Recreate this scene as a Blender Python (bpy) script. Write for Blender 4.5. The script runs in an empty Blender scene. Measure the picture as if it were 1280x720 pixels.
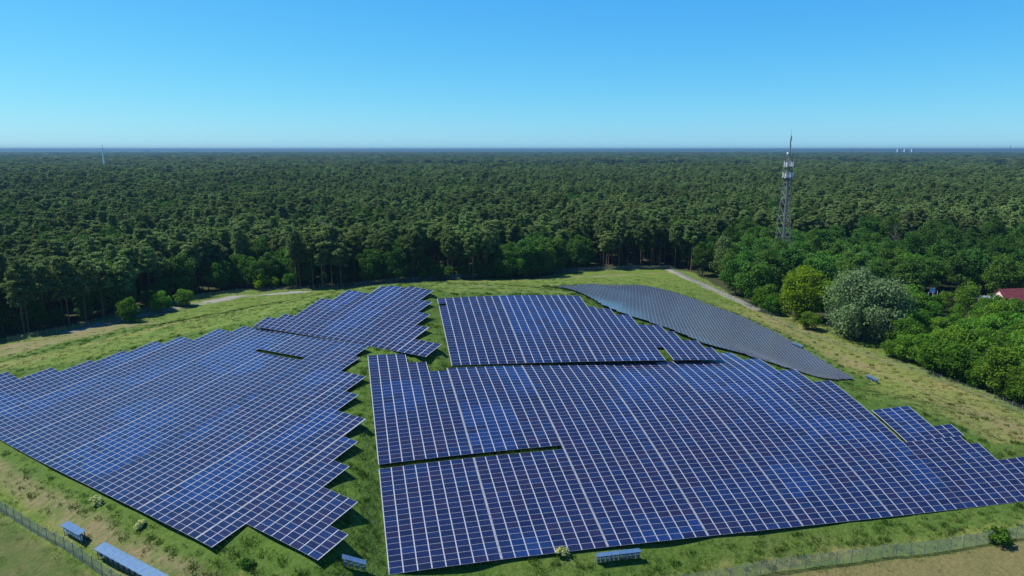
import bpy, math, random
import numpy as np
from mathutils import Matrix, Vector

# ------------------------------------------------------------------ camera, world, sun, exposure
S = bpy.context.scene
C = S.collection
H_CAM = 57.0
cam_d = bpy.data.cameras.new('camera'); cam = bpy.data.objects.new('camera', cam_d); C.objects.link(cam)
cam.location = (0, 0, H_CAM)
cam.rotation_euler = (math.radians(90 - 11.5), 0, 0)
cam_d.sensor_width = 36.0
cam_d.lens = 36.0 * 853.0 / 1280.0
cam_d.clip_start = 0.5; cam_d.clip_end = 120000.0
S.camera = cam

SUN_EL, SUN_ROT = math.radians(57), math.radians(284)      # clockwise from +Y: the sun stands left of and beyond the field
SKY_GRADE = ((.130, 1.345), (.742, .815), (2.76, .30))
w = bpy.data.worlds.new('World'); S.world = w; w.use_nodes = True
wn, wl = w.node_tree.nodes, w.node_tree.links
for n in list(wn): wn.remove(n)
sky = wn.new('ShaderNodeTexSky'); sky.sky_type = 'NISHITA'; sky.sun_disc = False
sky.sun_elevation = SUN_EL; sky.sun_rotation = SUN_ROT
sky.altitude = 100; sky.air_density = 1.0; sky.dust_density = 0.15; sky.ozone_density = 2.6
sep = wn.new('ShaderNodeSeparateColor'); cmb = wn.new('ShaderNodeCombineColor')          # the camera's saturated rendering of the sky
wl.new(sky.outputs[0], sep.inputs[0])
for i, (g, p) in enumerate(SKY_GRADE):
    pw = wn.new('ShaderNodeMath'); pw.operation = 'POWER'; pw.inputs[1].default_value = p; wl.new(sep.outputs[i], pw.inputs[0])
    mu = wn.new('ShaderNodeMath'); mu.operation = 'MULTIPLY'; mu.inputs[1].default_value = g; wl.new(pw.outputs[0], mu.inputs[0]); wl.new(mu.outputs[0], cmb.inputs[i])
bg = wn.new('ShaderNodeBackground'); bg.inputs['Strength'].default_value = 0.105
wo = wn.new('ShaderNodeOutputWorld')
wl.new(cmb.outputs[0], bg.inputs[0]); wl.new(bg.outputs[0], wo.inputs[0])

sun_d = bpy.data.lights.new('sun', 'SUN'); sun_d.energy = 4.8; sun_d.angle = math.radians(0.53); sun_d.color = (1.0, 0.94, 0.84)
sun = bpy.data.objects.new('sun', sun_d); C.objects.link(sun)
sd = Vector((math.sin(SUN_ROT) * math.cos(SUN_EL), math.cos(SUN_ROT) * math.cos(SUN_EL), math.sin(SUN_EL)))
sun.rotation_euler = sd.to_track_quat('Z', 'Y').to_euler(); sun.location = (0, 150, 120)

S.view_settings.view_transform = 'Standard'; S.view_settings.look = 'None'
S.view_settings.exposure = 0.9; S.view_settings.gamma = 1.0; S.view_settings.use_curve_mapping = False
S.render.engine = 'CYCLES'
S.cycles.max_bounces = 6; S.cycles.diffuse_bounces = 4; S.cycles.glossy_bounces = 2; S.cycles.transmission_bounces = 2; S.cycles.transparent_max_bounces = 6
S.cycles.volume_bounces = 0

R = np.random.default_rng(11)
rnd = random.Random(5)

# ------------------------------------------------------------------ helpers
def tag(o, label=None, cat=None, group=None, kind=None):
    if label: o['label'] = label
    if cat: o['category'] = cat
    if group: o['group'] = group
    if kind: o['kind'] = kind
    return o

def empty(name, loc, rz=0.0):
    o = bpy.data.objects.new(name, None); C.objects.link(o)
    o.location = loc; o.rotation_euler = (0, 0, rz); o.empty_display_size = 0.3
    return o

def thing(name, loc, label, cat, group=None, rz=0.0):
    return tag(empty(name, loc, rz), label, cat, group)

def mesh(name, verts, faces, mats, mi=None, smooth=False):
    """verts (n,3); faces: (m,k) int array or list of tuples"""
    me = bpy.data.meshes.new(name)
    if isinstance(faces, np.ndarray):
        v = np.asarray(verts, np.float32); m, k = faces.shape
        me.vertices.add(len(v)); me.vertices.foreach_set('co', v.ravel())
        me.loops.add(m * k); me.loops.foreach_set('vertex_index', faces.astype(np.int32).ravel())
        me.polygons.add(m)
        me.polygons.foreach_set('loop_start', np.arange(0, m * k, k, dtype=np.int32))
        me.polygons.foreach_set('loop_total', np.full(m, k, np.int32))
        me.update(calc_edges=True)
    else:
        me.from_pydata([tuple(map(float, p)) for p in verts], [], [tuple(map(int, f)) for f in faces])
    for mt in (mats if isinstance(mats, (list, tuple)) else [mats]): me.materials.append(mt)
    if mi is not None: me.polygons.foreach_set('material_index', np.asarray(mi, np.int32))
    me.polygons.foreach_set('use_smooth', np.full(len(me.polygons), smooth))
    me.update()
    return me

def obj(name, me, parent=None, loc=(0, 0, 0), rot=(0, 0, 0)):
    o = bpy.data.objects.new(name, me); C.objects.link(o)
    if parent is not None: o.parent = parent
    o.location = loc; o.rotation_euler = rot
    return o

def copy_tree(o, parent=None):
    c = o.copy(); C.objects.link(c)
    if parent is not None: c.parent = parent
    for ch in list(o.children): copy_tree(ch, c)
    return c

class MB:
    """collects simple solids into one mesh"""
    def __init__(s): s.v = []; s.f = []; s.m = []; s.cur = 0
    def mat(s, i): s.cur = i; return s
    def add(s, vs, fs):
        b = len(s.v); s.v += [tuple(p) for p in vs]; s.f += [tuple(b + i for i in f) for f in fs]; s.m += [s.cur] * len(fs); return s
    def box(s, x0, x1, y0, y1, z0, z1):
        return s.add([(x0,y0,z0),(x1,y0,z0),(x1,y1,z0),(x0,y1,z0),(x0,y0,z1),(x1,y0,z1),(x1,y1,z1),(x0,y1,z1)],
                     [(3,2,1,0),(4,5,6,7),(0,1,5,4),(1,2,6,5),(2,3,7,6),(3,0,4,7)])
    def tube(s, pts, rad, n=6, cap=True):
        pts = [Vector(p) for p in pts]; rad = rad if isinstance(rad, (list, tuple)) else [rad] * len(pts)
        vs, fs = [], []
        for i, p in enumerate(pts):
            t = (pts[min(i + 1, len(pts) - 1)] - pts[max(i - 1, 0)]).normalized()
            a = t.cross(Vector((0, 0, 1)) if abs(t.z) < .9 else Vector((1, 0, 0))).normalized(); b = t.cross(a)
            for k in range(n):
                q = p + (a * math.cos(2 * math.pi * k / n) + b * math.sin(2 * math.pi * k / n)) * rad[i]
                vs.append(tuple(q))
        for i in range(len(pts) - 1):
            for k in range(n): fs.append((i*n+k, i*n+(k+1) % n, (i+1)*n+(k+1) % n, (i+1)*n+k))
        if cap: fs.append(tuple(range(n - 1, -1, -1))); fs.append(tuple((len(pts) - 1) * n + k for k in range(n)))
        return s.add(vs, fs)
    def mesh(s, name, mats, smooth=False): return mesh(name, s.v, s.f, mats, s.m, smooth)

# ------------------------------------------------------------------ materials
def mat(name, col, rough=0.6, metal=0.0, spec=0.5):
    m = bpy.data.materials.new(name); m.use_nodes = True
    b = m.node_tree.nodes['Principled BSDF']
    b.inputs['Base Color'].default_value = (*col, 1); b.inputs['Roughness'].default_value = rough
    b.inputs['Metallic'].default_value = metal; b.inputs['Specular IOR Level'].default_value = spec
    return m

def nd(m, t, **kw):
    n = m.node_tree.nodes.new(t)
    for k, v in kw.items():
        if k in n.inputs: n.inputs[k].default_value = v
        else: setattr(n, k, v)
    return n

def mottled(name, c0, c1, scale, rough=0.8, metal=0.0, detail=4.0, coord='Object', spec=0.3):
    m = mat(name, c0, rough, metal, spec); L = m.node_tree.links; b = m.node_tree.nodes['Principled BSDF']
    tc = nd(m, 'ShaderNodeTexCoord'); no = nd(m, 'ShaderNodeTexNoise', Scale=scale, Detail=detail)
    L.new(tc.outputs[coord], no.inputs['Vector'])
    mx = nd(m, 'ShaderNodeMix', data_type='RGBA'); mx.inputs[6].default_value = (*c0, 1); mx.inputs[7].default_value = (*c1, 1)
    rp = nd(m, 'ShaderNodeMapRange'); rp.inputs['From Min'].default_value = .35; rp.inputs['From Max'].default_value = .65
    L.new(no.outputs['Fac'], rp.inputs['Value']); L.new(rp.outputs['Result'], mx.inputs[0]); L.new(mx.outputs[2], b.inputs['Base Color'])
    return m

def glass_cells(name, col):
    """blue polycrystalline cells under glass: crystal mottling, small differences from module to module"""
    m = mat(name, col, 0.18, 0.0, 0.22); L = m.node_tree.links; b = m.node_tree.nodes['Principled BSDF']
    geo = nd(m, 'ShaderNodeNewGeometry')
    no = nd(m, 'ShaderNodeTexNoise', Scale=1.1, Detail=3.0); L.new(geo.outputs['Position'], no.inputs['Vector'])
    vo = nd(m, 'ShaderNodeTexVoronoi', Scale=6.0); L.new(geo.outputs['Position'], vo.inputs['Vector'])
    oi = nd(m, 'ShaderNodeObjectInfo')
    a = nd(m, 'ShaderNodeMapRange'); a.inputs['To Min'].default_value = .75; a.inputs['To Max'].default_value = 1.25
    L.new(no.outputs['Fac'], a.inputs['Value'])
    r = nd(m, 'ShaderNodeMapRange'); r.inputs['To Min'].default_value = .88; r.inputs['To Max'].default_value = 1.12
    L.new(oi.outputs['Random'], r.inputs['Value'])
    sep = nd(m, 'ShaderNodeSeparateColor'); L.new(vo.outputs['Color'], sep.inputs[0])
    v = nd(m, 'ShaderNodeMapRange'); v.inputs['To Min'].default_value = .85; v.inputs['To Max'].default_value = 1.15
    L.new(sep.outputs[0], v.inputs['Value'])
    m1 = nd(m, 'ShaderNodeMath', operation='MULTIPLY'); L.new(a.outputs[0], m1.inputs[0]); L.new(r.outputs[0], m1.inputs[1])
    m2 = nd(m, 'ShaderNodeMath', operation='MULTIPLY'); L.new(m1.outputs[0], m2.inputs[0]); L.new(v.outputs[0], m2.inputs[1])
    vm = nd(m, 'ShaderNodeVectorMath', operation='SCALE'); vm.inputs[0].default_value = col; L.new(m2.outputs[0], vm.inputs['Scale'])
    L.new(vm.outputs[0], b.inputs['Base Color'])
    return m

def leafy(name, col, var=0.35, transl=0.25, warm=(1.0, 1.0, 1.0)):
    """leaves: per-tree tint, light and dark clumps of the leaves' own colour, some light through them"""
    m = bpy.data.materials.new(name); m.use_nodes = True; L = m.node_tree.links
    for n in list(m.node_tree.nodes): m.node_tree.nodes.remove(n)
    out = nd(m, 'ShaderNodeOutputMaterial'); df = nd(m, 'ShaderNodeBsdfDiffuse'); tr = nd(m, 'ShaderNodeBsdfTranslucent')
    mx = nd(m, 'ShaderNodeMixShader'); mx.inputs[0].default_value = transl
    tc = nd(m, 'ShaderNodeTexCoord'); oi = nd(m, 'ShaderNodeObjectInfo')
    no = nd(m, 'ShaderNodeTexNoise', Scale=0.55, Detail=3.0); L.new(tc.outputs['Object'], no.inputs['Vector'])
    a = nd(m, 'ShaderNodeMapRange'); a.inputs['From Min'].default_value = .3; a.inputs['From Max'].default_value = .7
    a.inputs['To Min'].default_value = 1 - var; a.inputs['To Max'].default_value = 1 + var
    L.new(no.outputs['Fac'], a.inputs['Value'])
    r = nd(m, 'ShaderNodeMapRange'); r.inputs['To Min'].default_value = 1 - var * .8; r.inputs['To Max'].default_value = 1 + var * .8
    L.new(oi.outputs['Random'], r.inputs['Value'])
    mu0 = nd(m, 'ShaderNodeMath', operation='MULTIPLY'); L.new(a.outputs[0], mu0.inputs[0]); L.new(r.outputs[0], mu0.inputs[1])
    stand = nd(m, 'ShaderNodeTexNoise', Scale=.011, Detail=2.0); L.new(oi.outputs['Location'], stand.inputs['Vector'])     # stands of the same age share a tone
    sr = nd(m, 'ShaderNodeMapRange'); sr.inputs['From Min'].default_value = .32; sr.inputs['From Max'].default_value = .68; sr.inputs['To Min'].default_value = .72; sr.inputs['To Max'].default_value = 1.3
    L.new(stand.outputs['Fac'], sr.inputs['Value'])
    mu = nd(m, 'ShaderNodeMath', operation='MULTIPLY'); L.new(mu0.outputs[0], mu.inputs[0]); L.new(sr.outputs[0], mu.inputs[1])
    vm = nd(m, 'ShaderNodeVectorMath', operation='SCALE'); vm.inputs[0].default_value = col; L.new(mu.outputs[0], vm.inputs['Scale'])
    hsv = nd(m, 'ShaderNodeHueSaturation')
    hr = nd(m, 'ShaderNodeMath', operation='MULTIPLY_ADD'); hr.inputs[1].default_value = 7.13; hr.inputs[2].default_value = 0.0
    L.new(oi.outputs['Random'], hr.inputs[0]); fr = nd(m, 'ShaderNodeMath', operation='FRACT'); L.new(hr.outputs[0], fr.inputs[0])
    hh = nd(m, 'ShaderNodeMapRange'); hh.inputs['To Min'].default_value = .478; hh.inputs['To Max'].default_value = .508
    L.new(fr.outputs[0], hh.inputs['Value']); L.new(hh.outputs[0], hsv.inputs['Hue']); L.new(vm.outputs[0], hsv.inputs['Color'])
    L.new(hsv.outputs[0], df.inputs['Color']); L.new(hsv.outputs[0], tr.inputs['Color'])
    L.new(df.outputs[0], mx.inputs[1]); L.new(tr.outputs[0], mx.inputs[2]); L.new(mx.outputs[0], out.inputs['Surface'])
    return m

CELL_SKY_SHEEN = glass_cells('cells_sky_sheen', (.048, .064, .098))  # same modules as elsewhere; grazing sky reflection put into the cell colour
M = {}
M['alu'] = mottled('aluminium_frame', (.205, .225, .262), (.265, .283, .315), 3.0, .65, 0.0, spec=.2)
M['seam'] = mottled('cable_channel', (.13, .145, .17), (.185, .20, .225), 2.0, .5, 0.0)
M['back'] = mat('module_backsheet', (.12, .12, .125), .8)
M['steel'] = mottled('galvanised_steel', (.11, .12, .135), (.16, .17, .185), 4.0, .6, 0.2)
CELLS = [glass_cells('cells_navy', (.008, .014, .047)), glass_cells('cells_indigo', (.012, .014, .042)),
         glass_cells('cells_blue', (.008, .022, .080)), glass_cells('cells_dark', (.008, .013, .038)), glass_cells('cells_mid_blue', (.008, .018, .060))]
M['pine'] = leafy('pine_needles', (.092, .148, .044), .36, .34)
M['leaf_dark'] = leafy('dark_leaves', (.046, .115, .020), .32, .34)
M['leaf_mid'] = leafy('mid_leaves', (.060, .155, .016), .30, .4)
M['leaf_bright'] = leafy('bright_leaves', (.080, .180, .018), .32, .42)
M['leaf_wood'] = leafy('wood_leaves', (.048, .122, .018), .32, .36)
M['leaf_lime'] = leafy('lime_leaves', (.105, .21, .012), .25, .36)
M['leaf_silver'] = leafy('silver_willow_leaves', (.092, .150, .062), .2, .38)
M['leaf_pale'] = leafy('pale_birch_leaves', (.10, .16, .05), .25, .3)
M['twig_grey'] = leafy('bare_grey_twigs', (.15, .135, .115), .2, .0)
M['bark'] = mottled('pine_bark', (.12, .075, .045), (.22, .13, .075), 1.5, .9)
M['bark_grey'] = mottled('grey_bark', (.09, .08, .065), (.16, .145, .12), 1.5, .9)
M['weed'] = leafy('elder_flowers', (.38, .42, .16), .2, .2)
# ------------------------------------------------------------------ terrain: a grassed mound with level ground round it
TP = np.array([(-15.5,77,3.7),(-17.8,86.6,6.1),(-20.2,96.2,8.6),(-22.6,105.7,11),(-25,115.3,13.3),(-26.9,122.9,14.9),(-1.3,80.5,3.5),(-3.7,90.1,6.2),(-6,99.7,8.7),(-8.4,109.3,11.1),(-10.7,118.9,13.2),(-12.6,126.6,14.6),(13.1,84.1,3.1),(10.8,93.8,5.9),(8.5,103.4,8.5),(6.2,113,10.8),(3.8,122.6,12.7),(2,130.3,13.9),(27.9,87.8,2.5),(25.6,97.5,5.4),(23.3,107.1,8.1),(21,116.8,10.4),(18.7,126.4,12.1),(16.9,134.1,13.1),(42.9,91.5,1.8),(40.6,101.2,5),(38.4,110.9,7.7),(36.1,120.6,9.9),(33.9,130.3,11.5),(32,138,12.3),(58.3,95.4,1.1),(56,105.1,4.5),(53.8,114.8,7.4),(51.6,124.5,9.6),(49.3,134.2,11.1),(71.9,98.8,0.6),(69.7,108.5,4.3),(67.5,118.3,7.3),(65.3,128,9.6),(-28.5,129.6,16.2),(-21.2,130.5,15.9),(85.9,102.2,0.2),(84.1,110,3.4),(98,105.2,-0.2),(96.3,113.1,3.3),(75.5,120.3,7.3),(48.8,145.4,11.7),(-12.7,132.8,16),(-14.5,141.7,18.2),(-16.1,149.6,19.9),(-17.7,157.5,21.6),(-1.9,135.1,15.7),(-3.6,144.2,18),(-5.2,152.4,19.8),(-6.8,160.5,21.5),(9.1,137.4,15.4),(7.3,146.8,17.6),(5.7,155.2,19.4),(4.1,163.6,21.1),(20,139.7,14.9),(18.2,149.4,17),(16.6,158,18.7),(15,166.6,20.4),(31,142,14.3),(29.6,149.8,15.8),(28.2,157.5,17.2),(42.3,143.3,13.3),(37.6,148.1,14.6),(-21.9,77.1,7.9),(-38.4,78.8,6.4),(-33.8,85.3,7.9),(-28,93.5,10),(-22.3,101.7,12.4),(-52.1,88.2,5.9),(-47.3,94.8,7.4),(-41.4,103.1,9.5),(-35.5,111.3,11.9),(-29.6,119.6,14.5),(-67.5,98.9,5),(-62.7,105.5,6.5),(-56.6,113.8,8.5),(-50.5,122.1,10.8),(-44.5,130.4,13.4),(-39,137.9,15.9),(-81.7,108.6,4.3),(-76.7,115.3,5.7),(-70.5,123.7,7.7),(-64.3,132,9.9),(-58.1,140.4,12.3),(-52.5,147.9,14.7),(-96.1,118.5,4.2),(-91,125.3,5.5),(-84.7,133.7,7.3),(-78.3,142.1,9.4),(-71.9,150.5,11.6),(-115.7,132,5.3),(-110.5,138.8,6.4),(-103.9,147.3,8),(-97.3,155.8,9.7),(-15.8,129.9,16.9),(-28.3,137.9,16.8),(-23.9,144.7,19.1),(-19.5,151.5,21.2),(-16.2,156.7,22.8),(-42.5,146.9,16.5),(-38,153.7,19),(-33.6,160.6,21.5),(-30.2,165.7,23.2),(-56.9,156,16),(-52.4,162.9,18.8),(11.9,199.2,16.4),(19,166.7,18.4),(23.7,164.4,17.5),(28.9,159.8,16.2),(34.9,158.3,15),(43.1,154.2,12.6),(45.5,152.6,11.8),(56.3,153.8,9.4),(62.4,152.1,7.2),(69.5,152.9,4.4),(84.3,159.3,0.8),(79.4,180.8,1.4),(75.6,194.8,2.1),(68.2,217.4,3.4),(59.3,235.5,5.4),(46.6,243.7,7.8),(26.2,226.4,11.8),(-35.6,298,0),(-7.2,299.9,-0),(22.2,309.8,0),(52.7,316,0),(78.5,313.9,-0),(85.4,298,0),(89.6,252.7,0),(94.1,212.9,0),(102.1,188.1,0),(111.2,159.7,0),(113.3,142.5,-0),(-98.7,257,-0),(-119.9,225.5,0),(-130.9,223.3,0),(-152.9,196.3,0),(-120.2,250,0),(-67.4,281.9,0),(-79.9,97.4,1.5),(-68.1,90.9,1.6),(-51.7,80.7,1.8),(-33.5,74.5,1.6),(-20.4,77.4,1.2),(-4.1,78.2,0.6),(22.9,83.3,0),(40.8,87,0),(77.8,94.2,0),(-96.2,119.6,2),(-113.1,129.3,1),(-20,215,11.5),(-10,240,7.5),(0,262,4),(25,235,9),(-60,238,6),(40,268,3.2),(-40,262,4.5),(-20,420,0),(68.9,406.1,0),(147.1,366.2,0),(205.2,305,0),(236.1,229.9,0),(236.1,150.1,0),(205.2,75,0),(147.1,13.8,0),(68.9,-26.1,0),(-20,-40,0),(-108.9,-26.1,0),(-187.1,13.8,0),(-245.2,75,0),(-276.1,150.1,0),(-276.1,229.9,0),(-245.2,305,0),(-187.1,366.2,0),(-108.9,406.1,0),(-100,60,0.3),(-60,50,0.3),(0,50,0.3),(60,60,0.3),(120,90,0.3),(150,140,0.3),(-160,120,0.3),(-190,170,0.3)])
def _U(r2): return np.where(r2 > 0, r2 * np.log(np.maximum(r2, 1e-12)), 0) * .5
class Spline:                                   # smooth surface through surveyed points (x, y, z)
    def __init__(s, p, lam):
        n = len(p); s.c = p[:, :2].mean(0); X = (p[:, :2] - s.c) / 100
        K = _U(((X[:, None] - X[None]) ** 2).sum(-1)) + lam * np.eye(n); P = np.c_[np.ones(n), X]
        A = np.block([[K, P], [P.T, np.zeros((3, 3))]]); s.w = np.linalg.solve(A, np.r_[p[:, 2], 0, 0, 0]); s.X = X
    def __call__(s, x, y):
        q = (np.stack([x.ravel(), y.ravel()], -1) - s.c) / 100; out = np.empty(len(q))
        for i in range(0, len(q), 20000):
            k = q[i:i + 20000]; d = ((k[:, None] - s.X[None]) ** 2).sum(-1)
            out[i:i + 20000] = _U(d) @ s.w[:-3] + s.w[-3] + k @ s.w[-2:]
        return out.reshape(x.shape)
GX0, GX1, GY0, GY1 = -200, 180, 40, 345
gx = np.arange(GX0, GX1 + 1.0, 1.0); gy = np.arange(GY0, GY1 + 1.0, 1.0)
XX, YY = np.meshgrid(gx, gy)                    # [iy, ix]
_sp = Spline(TP, .004); Tm = _sp(XX, YY)
Spline_T = lambda x, y: _sp(x, y)
Tm = .5 * (Tm + np.sqrt(Tm * Tm + .36)) - .15
edge_d = np.minimum(np.minimum(XX - GX0, GX1 - XX), np.minimum(YY - GY0, GY1 - YY))
Tm *= np.clip(edge_d / 12, 0, 1)
def vnoise(x, y, s, seed):                      # smooth value noise
    g = np.random.default_rng(seed).random((64, 64)); u, v = x / s, y / s
    i, j = np.floor(u).astype(int), np.floor(v).astype(int); a, b = u - i, v - j; a = a * a * (3 - 2 * a); b = b * b * (3 - 2 * b)
    G = lambda p, q: g[p % 64, q % 64]
    return (G(i, j) * (1 - a) + G(i + 1, j) * a) * (1 - b) + (G(i, j + 1) * (1 - a) + G(i + 1, j + 1) * a) * b
Tm += np.clip(edge_d / 12, 0, 1) * ((vnoise(XX, YY, 9, 1) - .5) * .35 + (vnoise(XX, YY, 3, 2) - .5) * .16)

def ground_z(x, y):
    x = np.asarray(x, float); y = np.asarray(y, float)
    u = np.clip(x - GX0, 0, len(gx) - 1.001); v = np.clip(y - GY0, 0, len(gy) - 1.001)
    i, j = u.astype(int), v.astype(int); a, b = u - i, v - j
    return (Tm[j, i] * (1 - a) + Tm[j, i + 1] * a) * (1 - b) + (Tm[j + 1, i] * (1 - a) + Tm[j + 1, i + 1] * a) * b

# ------------------------------------------------------------------ the panel surfaces (each a smooth sheet over the mound with its own grid of modules)
class Sheet:
    def __init__(s, deg, cw, rw, sa, sb, p): s.deg, s.cw, s.rw, s.sa, s.sb, s.p = deg, cw, rw, sa, sb, p
    def pt(s, c, r):
        p, d = s.p, s.deg; n = (d + 1) * (d + 2) // 2
        a = np.asarray(c, float) * s.cw; b = np.asarray(r, float) * s.rw; a, b = np.broadcast_arrays(a, b)
        an, bn = a / s.sa, b / s.sb
        z = sum(k * an ** i * bn ** j for k, (i, j) in zip(p[3:3 + n], [(i, j) for i in range(d + 1) for j in range(d + 1 - i)]))
        a2 = a + p[-3] * an * an + p[-2] * an * bn; b2 = b + p[-1] * an * bn
        cs, sn = math.cos(p[0]), math.sin(p[0])
        return np.stack([p[1] + a2 * cs + b2 * sn, p[2] - a2 * sn + b2 * cs, z], -1)
F_ = Sheet(4, 1.8, 0.985, 60, 50, [-0.2437, -15.4548, 77.0366, 4.4761, 12.1892, 1.3533, -1.7316, -0.0367, 0.1726, 5.7942, -5.8389, -0.5234, -3.9633, -2.1104, 0.1809, 2.1832, 1.3267, -0.3881, 2.7475, 0.7523, 0.4834])
G_ = Sheet(3, 1.845, 1.01, 40, 30, [-0.1962, -11.7514, 127.8162, 15.5515, 7.7178, -1.1507, 0.2468, -1.0008, 1.4231, -0.1115, -0.5097, -1.6986, 0.0384, 0.3077, 0.4984, 3.0026])
L_ = Sheet(3, 1.8, 0.99, 40, 40, [0.603, -26.4225, 70.5463, 7.1983, 6.9563, 2.2728, -0.0615, -0.8567, -0.8102, 0.2085, -2.7177, -0.5752, -0.8639, -0.8852, -0.9471, -1.2996])
M_ = Sheet(2, 1.835, 1.01, 30, 20, [0.5644, -16.9269, 128.2401, 17.1897, 5.3402, -0.4018, 0.2908, -1.1952, -0.2599, -0.3902, -0.2764, -0.2484])

def f_spans(c):
    if c < 16: return [(0, 20), (21, 55 if c < 4 else 51 if c < 6 else 47 if c < 8 else 48)]
    if c < 39: return [(0, 48)]
    if c < 47: return [(0, {39: 52, 40: 52, 41: 47, 42: 47, 43: 40, 44: 40, 45: 34, 46: 34}[c])]
    return [(0, 14)] if c < 53 else [(0, 12)] if c < 54 else [(0, 8)]
def g_spans(c):
    if c == 0: return [(0, 26), (27, 30)]
    if c < 24: return [(0, 30 if c < 19 else 24 if c == 19 else 23 if c < 22 else 20)]
    return [(0 if c > 24 else 5, 15 if c < 27 else 12 if c == 27 else 8 if c < 30 else 5)]
def l_spans(k):
    lo = 0 if k >= 8 else 5
    hi = 10 if k < 2 else 15 if k < 6 else 20 if k < 8 else 25 if k < 10 else 30 if k < 14 else 35 if k < 16 else 40 if k < 20 else 45 if k < 21 else 49
    hi = min(hi, 49 if k < 45 else 46 if k < 48 else 40 if k < 51 else 36 if k < 53 else 30 if k < 54 else 24 if k < 55 else 18 if k < 57 else 12 if k < 60 else 7)
    return [(lo, 41), (42, hi)] if 27 <= k <= 35 else [(lo, hi)]
def m_spans(k):
    return [(0, 5 if k < 4 else 10 if k < 6 else 15 if k < 8 else 20 if k < 10 else 25 if k < 14 else 24 if k < 17 else 23 if k < 18 else 19 if k < 22 else 14 if k < 24 else 6 if k < 26 else 4)]

# ------------------------------------------------------------------ solar arrays
MW, MH, FRM = 1.665, .972, .018                   # module width along the contour, height up the slope, frame
def module_mesh(name, cells, w=MW, h=MH, fr=FRM, t=.04):
    x, y = w / 2, h / 2; b = MB()
    o = [(-x, -y), (x, -y), (x, y), (-x, y)]; i = [(-x + fr, -y + fr), (x - fr, -y + fr), (x - fr, y - fr), (-x + fr, y - fr)]
    vs = [(p[0], p[1], 0) for p in o] + [(p[0], p[1], 0) for p in i] + [(p[0], p[1], -.006) for p in i] + [(p[0], p[1], -t) for p in o]
    fs, ms = [], []
    for k in range(4):
        n = (k + 1) % 4
        fs += [(k, n, 4 + n, 4 + k), (4 + k, 4 + n, 8 + n, 8 + k), (12 + k, 12 + n, n, k)]; ms += [0, 0, 0]
    fs += [(8, 9, 10, 11), (15, 14, 13, 12)]; ms += [1, 2]
    return mesh(name, vs, fs, [M['alu'], cells, M['back']], ms)
MODS = [module_mesh('solar_module', c) for c in CELLS]

def frames_at(sheet, c, r):
    """centre and local axes of module cells whose middle is at grid (c, r)"""
    P = sheet.pt(c, r); e = .02
    dx = sheet.pt(c + e, r) - sheet.pt(c - e, r); dy = sheet.pt(c, r + e) - sheet.pt(c, r - e)
    ex = dx / np.linalg.norm(dx, axis=-1, keepdims=True)
    n = np.cross(ex, dy); n /= np.linalg.norm(n, axis=-1, keepdims=True)
    return P, ex, np.cross(n, ex), n

def fitted(sheet, c, r, axes):
    """axes stretched so that each module fills its own cell, less the gap for the rail"""
    P, ex, ey, n = axes; dx = sheet.pt(c + .5, r) - sheet.pt(c - .5, r); dy = sheet.pt(c, r + .5) - sheet.pt(c, r - .5)
    sx = (np.linalg.norm(dx, axis=1) - .112) / MW; sy = (np.abs((dy * ey).sum(1)) - .012) / MH
    return P, ex * sx[:, None], ey * sy[:, None], n

def cell_kind(c, r, seed):
    """which batch of modules sits at a cell: mostly navy and indigo, with blue patches"""
    a = vnoise(np.asarray(c) * 1.0 + seed * 17.3, np.asarray(r) * .5 + seed * 5.1, 5.0, 40 + seed)
    rr = np.random.default_rng(seed * 7 + 3).random(len(c))
    k = np.where(rr < .52, 0, np.where(rr < .82, 1, np.where(rr < .90, 3, 4)))
    return np.where((a > .70) & (rr > .12), 2, np.where((a > .58) & (rr > .3), 4, k))

ALL_C = []                                      # centres of every module (keeps the ground and the grass below them)
def strip(line_pts, normals, sides, w, h, z):
    n = len(line_pts); P = np.asarray(line_pts); N = np.asarray(normals); X = np.asarray(sides)
    v = np.concatenate([P - X * w / 2 + N * z, P + X * w / 2 + N * z, P + X * w / 2 + N * (z - h), P - X * w / 2 + N * (z - h)])
    f = []
    for i in range(n - 1):
        for a, b in ((0, 1), (1, 2), (3, 0)): f.append((a * n + i, b * n + i, b * n + i + 1, a * n + i + 1))
    return v, f

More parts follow.
